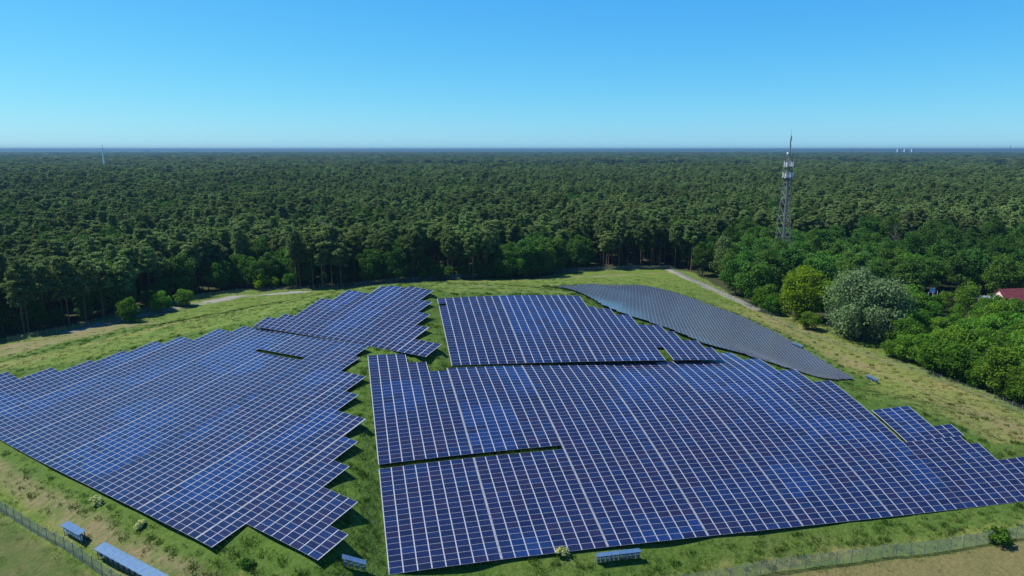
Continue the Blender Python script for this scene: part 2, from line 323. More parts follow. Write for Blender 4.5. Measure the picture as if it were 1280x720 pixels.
def solar_array(label, group, sheet, cols, spans, sgn=1, seams=(), seed=1, shift=None, near=300):
    """one block of modules. cols: grid columns; spans(col) -> row spans; sgn -1 counts columns to the other side"""
    cc, rr = [], []
    for k in cols:
        for a, b in spans(k):
            for r in range(a, b): cc.append(sgn * (k + .5) + (shift(k, r) if shift else 0)); rr.append(r + .5)
    cc, rr = np.array(cc), np.array(rr)
    P, ex, ey, n = fitted(sheet, cc, rr, frames_at(sheet, cc, rr)); ALL_C.append(P)
    i0 = np.argmin(rr + abs(cc) * .01); base = np.array([P[i0][0], P[i0][1], float(ground_z(P[i0][0], P[i0][1]))])
    root = thing('solar_array', base, label, 'solar array', group)
    kind = cell_kind(cc, rr, seed)
    dist = np.linalg.norm(P - np.array([0, 0, H_CAM]), axis=1); order = np.argsort(dist)
    jz = np.random.default_rng(seed).normal(0, .004, len(P))
    single = order[:near] if near else order[:0]
    for i in single:
        o = bpy.data.objects.new('solar_module', MODS[kind[i]]); C.objects.link(o); o.parent = root
        m4 = Matrix.Identity(4)
        for q in range(3): m4[q][0], m4[q][1], m4[q][2], m4[q][3] = ex[i][q], ey[i][q], n[i][q], P[i][q] - base[q] + n[i][q] * jz[i]
        o.matrix_basis = m4
    rest = order[near:]
    if len(rest): joined_modules(root, base, P[rest], ex[rest], ey[rest], n[rest], kind[rest])
    # rails up the slope, one in every gap between columns and along both edges
    rows = {}
    for k in cols:
        for a, b in spans(k): rows.setdefault(k, []).append((a, b))
    lines = {}
    for k, sp in rows.items():
        for a, b in sp:
            for e in (k, k + 1): lines.setdefault(e, set()).update(range(a, b))
    sh = shift if shift else (lambda k, r: 0)
    for e, rs in sorted(lines.items()):
        rs = sorted(rs); runs = []; s = rs[0]
        for q in range(1, len(rs) + 1):
            if q == len(rs) or rs[q] != rs[q - 1] + 1 or (shift and sh(e, rs[q]) != sh(e, rs[q - 1])): runs.append((s, rs[q - 1] + 1)); s = rs[q] if q < len(rs) else 0
        for a, b in runs:
            if e == min(cols) and b - a < 3 and False: continue
            r_ = np.arange(a, b + 1.0); ec = sgn * e + sh(e, a)
            p, x_, y_, n_ = frames_at(sheet, np.full(len(r_), float(ec)), r_)
            wide = e in seams
            v, f = strip(p - base, n_, x_, .32 if wide else .108, .05, .012 if wide else -.004)
            obj('cable_channel' if wide else 'mounting_rail', mesh('rail', v, f, M['seam'] if wide else M['alu']), root)
    # posts under the edges
    pb = MB(); occ = set(zip(np.round(cc - .5, 2), np.round(rr - .5).astype(int)))
    lo = {}
    for k in cols:
        for a, b in spans(k): lo.setdefault(k, []).append(a); lo[k].append(b - .05)
    for k, rl in lo.items():
        for r in rl:
            p = sheet.pt(sgn * (k + .5), r + (.3 if r == int(r) else -.3)); gz = float(ground_z(p[0], p[1])) - .15
            q = p - base
            if p[2] - gz > .15: pb.tube([(q[0], q[1], gz - base[2]), (q[0], q[1], q[2] - .05)], .035, 4, False)
    if pb.v: tag(obj('support_frame', pb.mesh('support_frame', [M['steel']]), root), kind='stuff')
    return root

def joined_modules(root, base, P, ex, ey, n, kind, w=MW, h=MH, proto=None, frame=None, slate=False):
    for kk in (None,):
        proto = proto or MODS[0]; nv = len(proto.vertices)
        co = np.empty(nv * 3, np.float32); proto.vertices.foreach_get('co', co); co = co.reshape(-1, 3).copy()
        co[:, 0] *= w / MW; co[:, 1] *= h / MH
        fs = np.array([p.vertices[:] for p in proto.polygons]); ms = np.array([p.material_index for p in proto.polygons])
        V = (P - base)[:, None] + co[None, :, 0:1] * ex[:, None] + co[None, :, 1:2] * ey[:, None] + co[None, :, 2:3] * n[:, None]
        Fc = (fs[None] + (np.arange(len(P)) * nv)[:, None, None]).reshape(-1, 4)
        mi = np.where(ms[None] == 1, kind[:, None] + 2, np.where(ms[None] == 2, 1, 0)).ravel()
        me = mesh('module_sheet', V.reshape(-1, 3), Fc, [frame or M['alu'], M['back'], *([CELL_SKY_SHEEN] * 5 if slate else CELLS)], mi)
        tag(obj('module_sheet', me, root), kind='stuff')

GRP = 'solar arrays laid over the grassed mound'
LM = 'middle panel field'
solar_array('front corner block of the middle field, between grass valley and first pale seam', GRP, F_, range(0, 8), lambda c: [(0, 20)], seed=1)
solar_array('front block below the narrow gap, second from the grass valley, with bright blue patch', GRP, F_, range(8, 16), lambda c: [(0, 20)], seams=(8,), seed=2)
solar_array('block with stepped top edge beside the grass valley, above the narrow gap', GRP, F_, range(0, 8), lambda c: f_spans(c)[1:], seed=3)
solar_array('middle field block above the narrow gap, between stepped block and the long columns', GRP, F_, range(8, 16), lambda c: f_spans(c)[1:], seams=(8,), seed=4)
solar_array("long block from front edge to upper gap, just past the narrow gap's end", GRP, F_, range(16, 24), f_spans, seams=(16,), seed=5)
solar_array('long middle field block between the wide pale seam and the notch block', GRP, F_, range(24, 32), f_spans, seams=(24,), seed=6)
solar_array('long block of the middle field whose columns climb to the grass notch on the crest', GRP, F_, range(32, 40), f_spans, seams=(32,), seed=7)
solar_array('stepped block on the crest edge, left of the narrow slot beside the detached panels', GRP, F_, range(40, 47), f_spans, seams=(40,), seed=8)
def east_spans(c): return f_spans(c) + ([(14, 23)] if 47 <= c <= 50 else [(14, 17)] if c in (51, 52) else [])
solar_array('outermost block of the middle field, with stepped top and narrow slot beside it', GRP, F_, range(47, 62), east_spans, seed=9, shift=lambda k, r: .45 if r >= 14 else 0)
solar_array('upper block above the long gap, at its valley end, with a loose corner module', GRP, G_, range(0, 8), g_spans, seed=10)
solar_array('upper block above the long gap, between the two pale seams', GRP, G_, range(8, 16), g_spans, seams=(8,), seed=11)
solar_array('upper block with stepped crest edge in front of the grey far slope', GRP, G_, range(16, 24), g_spans, seams=(16,), seed=12)
solar_array('narrow stepped piece on the crest between the upper block and the grey far slope', GRP, G_, range(24, 31), g_spans, seed=13)
LG = 'solar arrays laid over the grassed mound'
solar_array('saw-toothed front tongues of the west field, nearest the grass valley bottom', LG, L_, range(0, 10), l_spans, -1, (), 14)
solar_array('west field strip with the lowest corner, ending in saw teeth on the valley', LG, L_, range(10, 18), l_spans, -1, (10,), 15)
solar_array('west field strip running from the front edge to the top saw tooth under the lobe', LG, L_, range(18, 26), l_spans, -1, (18,), 16)
solar_array('west field strip crossed by the lower end of the short grass slit', LG, L_, range(26, 34), l_spans, -1, (), 17)
solar_array('west field strip crossed by the upper end of the short grass slit', LG, L_, range(34, 42), l_spans, -1, (34,), 18)
solar_array('west field strip with three stepped corners toward the forest bushes', LG, L_, range(42, 50), l_spans, -1, (42,), 19)
solar_array('outermost strip of the west field, cut by the picture edge, stepped toward the track', LG, L_, range(50, 62), l_spans, -1, (50,), 20, near=300)
solar_array('lobe block on the hilltop with saw teeth facing the upper middle block', LG, M_, range(0, 10), m_spans, -1, (4,), 21)
solar_array('central lobe block on the hilltop under the bright blue patch', LG, M_, range(10, 19), m_spans, -1, (), 22)
solar_array('forest-side lobe block stepping down along the orange grass strip', LG, M_, range(19, 28), m_spans, -1, (), 23)

# the slope that falls away behind the crest: seen at a grazing angle, too fine to pick single modules
EAST = np.array([(12.2, 200.5), (22.5, 169.0), (27.5, 163.5), (32.5, 160.5), (38.5, 157.5), (44.5, 152), (47.5, 152), (55, 148.5), (60.5, 146), (66, 148), (84.5, 160.5), (82.5, 185.5), (81.2, 199), (76.2, 220), (64.5, 236), (53, 247), (31.5, 238), (27, 228), (24, 219), (17, 208)])
def inside(px, py, poly):
    r = np.zeros(np.shape(px), bool); j = len(poly) - 1
    for i in range(len(poly)):
        (xi, yi), (xj, yj) = poly[i], poly[j]
        if yi != yj: r ^= ((yi > py) != (yj > py)) & (px < (xj - xi) * (py - yi) / (yj - yi) + xi)
        j = i
    return r
th = math.radians(100); ed = np.array([math.sin(th), math.cos(th)]); ec = np.array([math.cos(th), -math.sin(th)])
u, v = np.meshgrid(np.arange(-140, 140, 1.8), np.arange(-140, 140, 1.0)); o0 = np.array([45., 195.])
ex_ = o0[0] + u * ec[0] + v * ed[0]; ey_ = o0[1] + u * ec[1] + v * ed[1]
k = inside(ex_, ey_, EAST)
ep = np.stack([ex_[k], ey_[k]], -1); eu, ev = u[k], v[k]
class Plan(Sheet):
    def __init__(s): pass
    def pt(s, c, r):
        x = o0[0] + np.asarray(c, float) * ec[0] + np.asarray(r, float) * ed[0]; y = o0[1] + np.asarray(c, float) * ec[1] + np.asarray(r, float) * ed[1]
        return np.stack([x, y, SM(x, y) + .8], -1)
def SM(x, y): return Spline_T(np.asarray(x, float), np.asarray(y, float))
P, ex, ey, n = frames_at(Plan(), eu, ev)
n *= np.sign(n[:, 2:3]); ey = np.cross(n, ex); ALL_C.append(P)
base = np.array([66.0, 147.0, float(ground_z(66, 147))])
east = thing('solar_array', base, 'grey-blue array on the far slope behind the crest, seen at a grazing angle', 'solar array', GRP)
joined_modules(east, base, P, ex, ey, n, cell_kind(eu / 1.8, ev, 31), w=1.765, h=.996, proto=module_mesh('slim_module', CELL_SKY_SHEEN, fr=.012), slate=True)  # slate tone paints the sky's reflection onto this slope's cells
for a in np.unique(np.round(np.concatenate([eu - .9, eu + .9]), 2)):
    rs = np.unique(np.concatenate([ev[np.abs(eu - .9 - a) < .1], ev[np.abs(eu + .9 - a) < .1]])); s = 0
    for q in range(1, len(rs) + 1):
        if q == len(rs) or rs[q] - rs[q - 1] > 1.5:
            r_ = np.arange(rs[s] - .5, rs[q - 1] + .6, 1.0); p, x_, y_, n_ = frames_at(Plan(), np.full(len(r_), a), r_); n_ = n_ * np.sign(n_[:, 2:3])
            vv, ff = strip(p - base, n_, x_, .034, .05, -.002); obj('mounting_rail', mesh('rail', vv, ff, M['alu']), east); s = q

# the soil follows half a metre below the modules and blends into the open ground round them
AC = np.concatenate(ALL_C)
pz = np.zeros(Tm.shape); pn = np.zeros(Tm.shape); cap = np.full(Tm.shape, 1e9)
ix, iy = np.floor(AC[:, 0] - GX0).astype(int), np.floor(AC[:, 1] - GY0).astype(int)
for a in (-1, 0, 1, 2):
    for b in (-1, 0, 1, 2):
        jx, jy = np.clip(ix + a, 0, len(gx) - 1), np.clip(iy + b, 0, len(gy) - 1)
        np.minimum.at(cap, (jy, jx), AC[:, 2] - .2)
        if 0 <= a <= 1 and 0 <= b <= 1: np.add.at(pz, (jy, jx), AC[:, 2]); np.add.at(pn, (jy, jx), 1)
occ = pn > 0
delta = np.where(occ, pz / np.maximum(pn, 1) - .42 - Tm, 0.0)
def blur(a, k=4):
    for ax in (0, 1): a = sum(np.roll(a, q, ax) for q in range(-k, k + 1)) / (2 * k + 1)
    return a
bo = blur(blur(occ.astype(float))); bd = blur(blur(delta)) / np.maximum(bo, 1e-3)
Tm += bd * np.clip(bo * 5, 0, 1)
Tm = np.minimum(Tm, cap)
def under_panels(x, y):
    i = np.clip(np.round(x - GX0).astype(int), 0, len(gx) - 1); j = np.clip(np.round(y - GY0).astype(int), 0, len(gy) - 1)
    return occ[j, i]

# ------------------------------------------------------------------ ground sheet, out to the horizon
def grow(a, lim):
    out, s, p = [], 2.0, a
    while p < lim: s = min(s * 1.25, 6000); p += s; out.append(p)
    return np.array(out)
fx = np.concatenate([-(grow(-GX0, 45000))[::-1], gx, grow(GX1, 45000)]); fy = np.concatenate([GY0 - grow(0, 600)[::-1], gy, grow(GY1, 45000)])
nx, ny = len(fx), len(fy); BX, BY = np.meshgrid(fx, fy); BZ = np.zeros_like(BX)
jx0, jy0 = int(np.searchsorted(fx, GX0)), int(np.searchsorted(fy, GY0))
BZ[jy0:jy0 + len(gy), jx0:jx0 + len(gx)] = Tm

CLEAR = np.array([(-185, 150), (-160, 200), (-154, 207), (-147, 214), (-143, 222), (-136, 232), (-134, 246), (-131, 262), (-122, 274), (-110, 281), (-97, 276), (-67, 283), (-36, 294), (0, 301), (14, 304), (22, 316), (30, 322), (56, 326), (76, 328), (85, 316), (89, 250), (104, 218), (112, 194), (113, 178), (113, 160), (114, 138), (116, 118), (150, 60), (150, -400), (-500, -400), (-320, 40)])
def dist_line(x, y, pts):
    d = np.full(np.shape(x), 1e9)
    for (x0, y0), (x1, y1) in zip(pts[:-1], pts[1:]):
        vx, vy = x1 - x0, y1 - y0; t = np.clip(((x - x0) * vx + (y - y0) * vy) / (vx * vx + vy * vy + 1e-9), 0, 1)
        d = np.minimum(d, np.hypot(x - x0 - t * vx, y - y0 - t * vy))
    return d
soft = lambda d, w, e: np.clip(1 - (d - w) / e, 0, 1)
x, y = BX.ravel(), BY.ravel(); jit = (vnoise(x, y, 4, 5) - .5) * 2.4
FA = [(-110, 117), (-95.9, 107.8), (-80, 97.5), (-62.5, 86.2), (-53.9, 80.5), (-45.4, 74.6), (-30, 65.5), (-14, 61)]
FB = [(-14, 61), (2, 71), (16.6, 78.4), (22.5, 80.0), (38.2, 84.2), (59.2, 88.4), (70.3, 91.2), (92, 96)]
RUT1 = [(-106.9, 121.5), (-88.6, 109.3), (-68.5, 95.5), (-54.4, 85.7), (-44.1, 78.8), (-25, 69)]; RUT2 = [(-103.6, 117.4), (-85.9, 105.6), (-71, 95.4), (-65.3, 91.2), (-53, 83), (-44.4, 76.9), (-28, 66)]
RL = [(86, 232), (88.9, 203.4), (92.5, 180.1), (95.2, 172.5), (98.2, 156), (98.5, 131.8), (98.5, 112)]
TL = [(-130, 140), (-117.9, 149.6), (-112.9, 156), (-101.9, 170.9), (-94.5, 183), (-80, 194), (-70, 212), (-66, 240)]
SAND = [(-62, 272), (-35.3, 283), (-14, 290), (8, 295), (28, 302), (56, 310), (72, 316)]
GRAV = [(-140, 210), (-128, 235), (-121, 248), (-108, 262), (-97, 268), (-84, 272)]
BRN = [(-168, 140), (-146, 162), (-137, 178), (-133, 195), (-128, 210)]
ROAD = [(74, 334), (78, 306), (81.5, 285), (85, 262), (88, 240)]
bare = np.maximum.reduce([1.1 * soft(dist_line(x, y, RUT1) + jit * .3, .3, .8), 1.1 * soft(dist_line(x, y, RUT2) + jit * .3, .3, .7), .55 * soft(dist_line(x, y, RL) + jit * .5, .4, 1.2),
                          soft(dist_line(x, y, SAND) + jit * 1.4, .5, 2.6) * np.clip(vnoise(x, y, 7, 21) * 1.6, .2, 1), 1.15 * soft(dist_line(x, y, BRN) + jit * 3, 10, 7) * np.clip(vnoise(x, y, 9, 23) * 1.8, .55, 1), .9 * soft(np.hypot(x + 7, (y - 174.4) * 2.0) + jit, 1.6, 1.5)])
grav = np.maximum(.95 * soft(dist_line(x, y, GRAV) + jit * 1.4, 1.0, 2.6) * np.clip(vnoise(x, y, 8, 22) * 1.7, .25, 1), soft(dist_line(x, y, ROAD) + jit * .6, 1.4, 1.0))
dry = np.maximum.reduce([.85 * soft(dist_line(x, y, TL) + jit * 1.2, 1.5, 4), .95 * soft(dist_line(x, y, RL) + jit * 2, 6, 10), .5 * soft(dist_line(x, y, RUT1) + jit, 1.2, 3),
                         .75 * soft(dist_line(x, y, [(0, 79.5), (23.5, 85), (41.3, 88.5), (61.2, 93), (90, 99)]) + jit, 1.2, 2.2), .5 * soft(dist_line(x, y, [(-50, 262), (-5, 215), (12, 215), (30, 255)]) + jit, 10, 18)])
# beyond the two front fences: a dry brown meadow (right) and a mown green one (left)
def side_of(x, y, line):
    q = np.array(line); yy = np.interp(x, q[:, 0] if q[0, 0] < q[-1, 0] else q[::-1, 0], q[:, 1] if q[0, 0] < q[-1, 0] else q[::-1, 1]); return yy - y
mead = np.clip(side_of(x, y, FB) / .8, 0, 1) * (x > -14) * (y < 130)
mown = np.clip(side_of(x, y, FA) / .8, 0, 1) * (x <= -14) * (y < 130)
lush = np.zeros_like(x)
pan = np.zeros(BX.shape); pan[jy0:jy0 + len(gy), jx0:jx0 + len(gx)] = occ; 
near_pan = np.zeros(BX.shape)
for a in range(-3, 4):
    for b in range(-3, 4): near_pan = np.maximum(near_pan, np.roll(np.roll(pan, a, 0), b, 1))
lush = np.maximum(near_pan.ravel() * .8, soft(dist_line(x, y, [(-22, 80), (-23.5, 101), (-27, 124)]), 5, 4) * .8)
lush = np.maximum(lush, .9 * soft(dist_line(x, y, [(-118, 160), (-108, 176), (-96, 196), (-84, 215)]) + jit, 2.5, 4))
def streaks(line, reach, seed):                   # old mowing and wheel lines run along the strip
    d = dist_line(x, y, line); return (vnoise(d * 8, x + y, 13, seed) - .5) * np.clip(1 - d / reach, 0, 1)
dry = np.clip(dry + 1.1 * streaks(RL, 22, 51) + .9 * streaks(TL, 22, 52) + .9 * streaks(FB, 14, 53), 0, 1)
dry = dry * (1 - .8 * (near_pan.ravel() > 0))
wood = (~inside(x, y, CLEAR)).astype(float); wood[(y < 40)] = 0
Vg = np.stack([x, y, BZ.ravel()], -1)
ii = (np.arange(ny - 1)[:, None] * nx + np.arange(nx - 1)[None]).ravel()
Fg = np.stack([ii, ii + 1, ii + 1 + nx, ii + nx], -1)

gm = bpy.data.materials.new('grass_and_soil'); gm.use_nodes = True; GL = gm.node_tree.links; gb = gm.node_tree.nodes['Principled BSDF']
gb.inputs['Roughness'].default_value = .95; gb.inputs['Specular IOR Level'].default_value = .15
geo = nd(gm, 'ShaderNodeNewGeometry')
def nz(scale, detail=4.0, lo=.35, hi=.65, rough=.6):
    n_ = nd(gm, 'ShaderNodeTexNoise', Scale=scale, Detail=detail, Roughness=rough); GL.new(geo.outputs['Position'], n_.inputs['Vector'])
    r_ = nd(gm, 'ShaderNodeMapRange'); r_.inputs['From Min'].default_value = lo; r_.inputs['From Max'].default_value = hi; GL.new(n_.outputs['Fac'], r_.inputs['Value']); return r_.outputs['Result']
def mixc(fac, a, b):
    n_ = nd(gm, 'ShaderNodeMix', data_type='RGBA')
    if fac is not None: GL.new(fac, n_.inputs[0])
    for k_, q in ((6, a), (7, b)):
        if isinstance(q, tuple): n_.inputs[k_].default_value = (*q, 1)
        else: GL.new(q, n_.inputs[k_])
    return n_.outputs[2]
def at_(name):
    n_ = nd(gm, 'ShaderNodeAttribute', attribute_name=name); return n_.outputs['Fac']
def math_(op, a, b):
    n_ = nd(gm, 'ShaderNodeMath', operation=op, use_clamp=True)
    for k_, q in ((0, a), (1, b)):
        if isinstance(q, float): n_.inputs[k_].default_value = q
        else: GL.new(q, n_.inputs[k_])
    return n_.outputs[0]
fine = nz(1.6, 5.0, .3, .7); med = nz(.22, 6.0, .38, .62, .7); big = nz(.035, 3.0); speck = nz(5.0, 3.0, .3, .7)
green = mixc(fine, (0.0368, 0.0755, 0.0086), (0.0703, 0.1165, 0.0172))
green = mixc(med, green, mixc(fine, (0.0636, 0.0985, 0.0147), (0.1172, 0.1461, 0.0306)))
lushc = mixc(fine, (0.0216, 0.0562, 0.0065), (0.0446, 0.0900, 0.0108))
dryc = mixc(fine, (.076, .104, .020), (.140, .160, .036))
dryc = mixc(big, dryc, mixc(fine, (.115, .105, .036), (.175, .150, .060)))
col = mixc(math_('MULTIPLY', at_('lush'), math_('ADD', med, .45)), green, lushc)
col = mixc(math_('MULTIPLY', at_('dry'), math_('ADD', med, .4)), col, dryc)
col = mixc(math_('MULTIPLY', at_('mown'), .9), col, mixc(med, mixc(fine, (.026, .052, .010), (.050, .074, .016)), mixc(fine, (.052, .062, .020), (.080, .080, .032))))
col = mixc(at_('mead'), col, mixc(med, mixc(fine, (.082, .075, .028), (.125, .110, .046)), mixc(fine, (.072, .074, .024), (.112, .104, .040))))
col = mixc(math_('MULTIPLY', at_('bare'), math_('ADD', med, .35)), col, mixc(speck, (.092, .082, .040), (.165, .140, .075)))
col = mixc(at_('gravel'), col, mixc(speck, (0.1440, 0.1368, 0.1260), (0.2088, 0.2016, 0.1872)))
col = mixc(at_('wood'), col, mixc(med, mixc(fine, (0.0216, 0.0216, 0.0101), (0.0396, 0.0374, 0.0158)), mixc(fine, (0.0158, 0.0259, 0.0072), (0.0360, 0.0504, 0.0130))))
GL.new(col, gb.inputs['Base Color'])
bp = nd(gm, 'ShaderNodeBump', Strength=.6, Distance=.25); GL.new(fine, bp.inputs['Height']); GL.new(bp.outputs[0], gb.inputs['Normal'])
gme = mesh('ground', Vg, Fg, gm, smooth=True)
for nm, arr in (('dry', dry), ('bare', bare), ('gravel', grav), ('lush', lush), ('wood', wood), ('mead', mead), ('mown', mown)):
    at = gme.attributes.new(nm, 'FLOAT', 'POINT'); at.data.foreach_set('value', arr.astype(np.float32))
tag(obj('ground', gme), kind='structure')

# ------------------------------------------------------------------ trees
def quads(rng, cen, nrm, size, aspect=.6, wob=.7):
    n = len(cen); d = nrm + rng.normal(0, wob, (n, 3)); d /= np.linalg.norm(d, axis=1, keepdims=True) + 1e-9
    t = np.cross(d, rng.normal(0, 1, (n, 3))); t /= np.linalg.norm(t, axis=1, keepdims=True) + 1e-9; b = np.cross(d, t)
    s = (size * rng.uniform(.65, 1.35, n))[:, None]
    V = np.stack([cen - t * s - b * s * aspect * .35, cen + t * s * .1 - b * s * aspect, cen + t * s, cen + t * s * .1 + b * s * aspect], 1)
    return V.reshape(-1, 3), np.arange(n * 4).reshape(-1, 4)

def sphere_pts(rng, n, up=0.0):
    p = rng.normal(0, 1, (n, 3)); p[:, 2] += up; return p / (np.linalg.norm(p, axis=1, keepdims=True) + 1e-9)

def pine_parts(seed, h=22.0, w=2.9, base=.5, pads=38, tuft=96, leaf=.40):
    rng = np.random.default_rng(seed); cen, nrm = [], []; tb = MB()
    lean = rng.normal(0, .35, 2); top = np.array([lean[0], lean[1], h])
    axis = lambda z: np.array([lean[0] * (z / h) ** 2, lean[1] * (z / h) ** 2, z])
    tb.tube([axis(h * t) for t in (0, .2, .45, .7, .97)], [.21, .18, .14, .09, .03], 6, False)
    for i in range(pads):
        t = (i + rng.random()) / pads; z = h * (base + (1 - base) * t)
        prof = math.sqrt(max(.02, 1 - ((t - .42) / .62) ** 2)) * (.75 + .25 * min(1, t / .25))
        rad = w * max(.1, prof) * rng.uniform(.25, .92) ** .8; ang = i * 2.4 + rng.normal(0, .5)
        c = axis(z) + np.array([math.cos(ang) * rad, math.sin(ang) * rad, rng.normal(0, .2) + .15 * rad])
        if rng.random() < .55: tb.tube([axis(z - .3), (axis(z) + c) / 2 - np.array([0, 0, .05]), c], [.05, .035, .015], 3, False)
        R_ = rng.uniform(.95, 1.6) * (1.2 if t < .8 else .85); p = sphere_pts(rng, tuft, .35)
        cen.append(c + p * np.array([R_, R_, R_ * .55]) * rng.uniform(.55, 1, (tuft, 1))); nrm.append(p + np.array([0, 0, .8]))
    V, Fq = quads(rng, np.concatenate(cen), np.concatenate(nrm), leaf, .5, .6)
    return tb, (V, Fq)

def broad_parts(seed, h=15.0, w=5.5, base=.16, lobes=34, leaf=.42, per=62, droop=0.0, squash=1.0, stems=1):
    rng = np.random.default_rng(seed); cen, nrm = [], []; tb = MB()
    zc = h * (base + 1) / 2; hz = h * (1 - base) / 2
    for s in range(stems):
        dx, dy = (rng.normal(0, w * .18, 2) if stems > 1 else (0, 0))
        tb.tube([(dx * .3, dy * .3, 0), (dx * .7 + rng.normal(0, .1), dy * .7, h * .3), (dx + rng.normal(0, .3), dy + rng.normal(0, .3), h * .75)], [.017 * h / stems ** .5, .012 * h / stems ** .5, .004 * h], 6, False)
    for i in range(lobes):
        p = sphere_pts(rng, 1, .25)[0]; q = rng.uniform(.5, .95) if i > lobes * .2 else rng.uniform(.1, .5)
        tz = p[2] * q; env = (1 - .25 * max(0, tz)) * (1 if tz > -.5 else .85)
        c = np.array([p[0] * q * w * env * .85, p[1] * q * w * env * .85, zc + tz * hz * squash])
        if rng.random() < .5: tb.tube([(0, 0, h * .35 + .3 * (c[2] - h * .35)), c * np.array([.55, .55, 1]) - np.array([0, 0, .3]), c], [.006 * h, .004 * h, .0015 * h], 3, False)
        R_ = w * rng.uniform(.24, .42); pp = sphere_pts(rng, per, .3)
        k = pp * np.array([R_, R_, R_ * .8]) * rng.uniform(.6, 1.0, (per, 1))
        if droop: k[:, 2] -= droop * rng.random(per) ** 2 * R_ * 2.2
        cen.append(c + k); nrm.append(pp * .8 + np.array([0, 0, .3]))
    cen = np.concatenate(cen); cen[:, 2] = np.maximum(cen[:, 2], .15)
    V, Fq = quads(rng, cen, np.concatenate(nrm), leaf, .62, .65)
    return tb, (V, Fq)

def twig_parts(seed, h=19.0, w=3.0):
    rng = np.random.default_rng(seed); tb = MB(); cb = MB()
    tb.tube([(0, 0, 0), (.2, 0, h * .5), (.1, .2, h * .9)], [.22, .15, .04], 6, False)
    for i in range(34):
        z = h * rng.uniform(.45, .92); a = rng.uniform(0, 6.28); r = w * (1.15 - z / h) * rng.uniform(.8, 1.6); e = Vector((math.cos(a) * r, math.sin(a) * r, z + r * .7))
        cb.tube([(0.1, .1, z), e], [.06, .025], 3, False)
        for j in range(7):
            q = Vector((0.1, .1, z)).lerp(e, rng.uniform(.3, 1)); cb.tube([q, q + Vector(rng.normal(0, .5, 3)) + Vector((0, 0, .5))], [.028, .012], 3, False)
    return tb, cb

def tree_meshes(kind, seed, leafm, barkm, **kw):
    tb, (V, Fq) = (pine_parts if kind == 'pine' else broad_parts)(seed, **kw)
    return tb.mesh(kind + '_trunk', [barkm]), mesh(kind + '_crown', V, Fq, leafm)

PINES = [tree_meshes('pine', 100 + i, M['pine'], M['bark'], h=[22, 21, 23.5, 20, 24, 22][i], w=[3.3, 4.2, 3.7, 4.7, 3.0, 4.0][i], base=[.52, .44, .58, .5, .42, .55][i]) for i in range(6)]
BROAD = [tree_meshes('broadleaf', 200 + i, M[k], M['bark_grey'], h=h_, w=w_, base=.03, lobes=54, per=120, leaf=.34) for i, (k, h_, w_) in enumerate([('leaf_dark', 16, 6.6), ('leaf_wood', 15, 7.0), ('leaf_dark', 18, 6.4), ('leaf_wood', 13.5, 6.4)])]
BRIGHT = [tree_meshes('bush', 300 + i, M[k], M['bark_grey'], h=h_, w=w_, base=.0, lobes=46, per=150, leaf=.25, stems=3) for i, (k, h_, w_) in enumerate([('leaf_bright', 9, 5.2), ('leaf_mid', 8, 5.0), ('leaf_bright', 10.5, 5.0), ('leaf_mid', 9.5, 5.6)])]

def plant(name, ms, xy, label, cat, group=None, sc=1.0, scz=None, rz=None, z=None):
    gz = float(ground_z(*xy)) if z is None else z
    o = thing(name, (xy[0], xy[1], gz - .05), label, cat, group, rnd.uniform(0, 6.28) if rz is None else rz)
    o.scale = (sc, sc, scz if scz else sc)
    obj('trunk', ms[0], o); obj('crown', ms[1], o)
    return o

# named single trees and bushes
NOTABLE = []
def note(name, ms, xy, label, cat, r, **k): NOTABLE.append((xy[0], xy[1], r)); return plant(name, ms, xy, label, cat, **k)
willow = tree_meshes('willow', 401, M['leaf_silver'], M['bark_grey'], h=21.5, w=11.4, base=.01, lobes=64, per=420, leaf=.34, droop=.45, stems=4)
note('willow_tree', willow, (107.5, 201), 'huge silver-green willow with rounded crown beside the grass strip', 'tree', 12, sc=1.08)
brt = tree_meshes('maple', 402, M['leaf_lime'], M['bark_grey'], h=16.5, w=9.0, base=.02, lobes=70, per=260, leaf=.27, stems=2)
note('broadleaf_tree', brt, (100, 226), 'bright green spreading tree between the dark wood and the silver willow', 'tree', 9, sc=1.12)
weep = tree_meshes('weeping', 403, M['leaf_bright'], M['bark_grey'], h=13, w=5.4, base=.02, lobes=60, per=84, leaf=.26, droop=1.0)
note('weeping_willow', weep, (163, 238), 'domed light green weeping willow in front of the maroon-roofed house', 'tree', 6)
birch = tree_meshes('birch', 404, M['leaf_pale'], M['bark_grey'], h=20, w=5.6, base=.03, lobes=60, per=70, leaf=.34, droop=.4)
note('birch_tree', birch, (93.5, 299), 'tall pale yellow-green birch at the bend of the grey track', 'tree', 6)
bigm = tree_meshes('oak', 405, M['leaf_mid'], M['bark_grey'], h=23, w=9.5, base=.05, lobes=84, per=80, leaf=.40)
note('oak_tree', bigm, (86, 343), 'large mid-green oak behind the start of the grey track', 'tree', 10)
note('bush', BRIGHT[1], (-128.2, 222), 'rounded dark green bush standing alone beside the gravel track', 'bush', 5, sc=.82, scz=.98)
note('bush', BRIGHT[3], (-125.5, 238), 'bushy green shrub, nearer of a joined pair above the gravel track', 'bush', 5, sc=.8, scz=.8)
note('bush', BRIGHT[1], (-121.0, 246), 'wider green shrub, farther of a joined pair at the gravel track', 'bush', 5, sc=.82, scz=.75)
limeb = tree_meshes('lime_bush', 406, M['leaf_lime'], M['bark_grey'], h=7, w=3.6, base=.0, lobes=30, per=60, leaf=.32, stems=3)
note('bush', limeb, (-103.5, 277), 'small yellow-green bush at the forest edge behind the gravel track', 'bush', 4)
note('bush', limeb, (-99.5, 280.5), 'half hidden yellow-green bush against dark pines near the gravel track', 'bush', 3, sc=.7)
note('broadleaf_tree', BROAD[0], (4, 325), 'dark rounded broadleaf tree at the middle of the sandy forest edge', 'tree', 6, sc=.78)
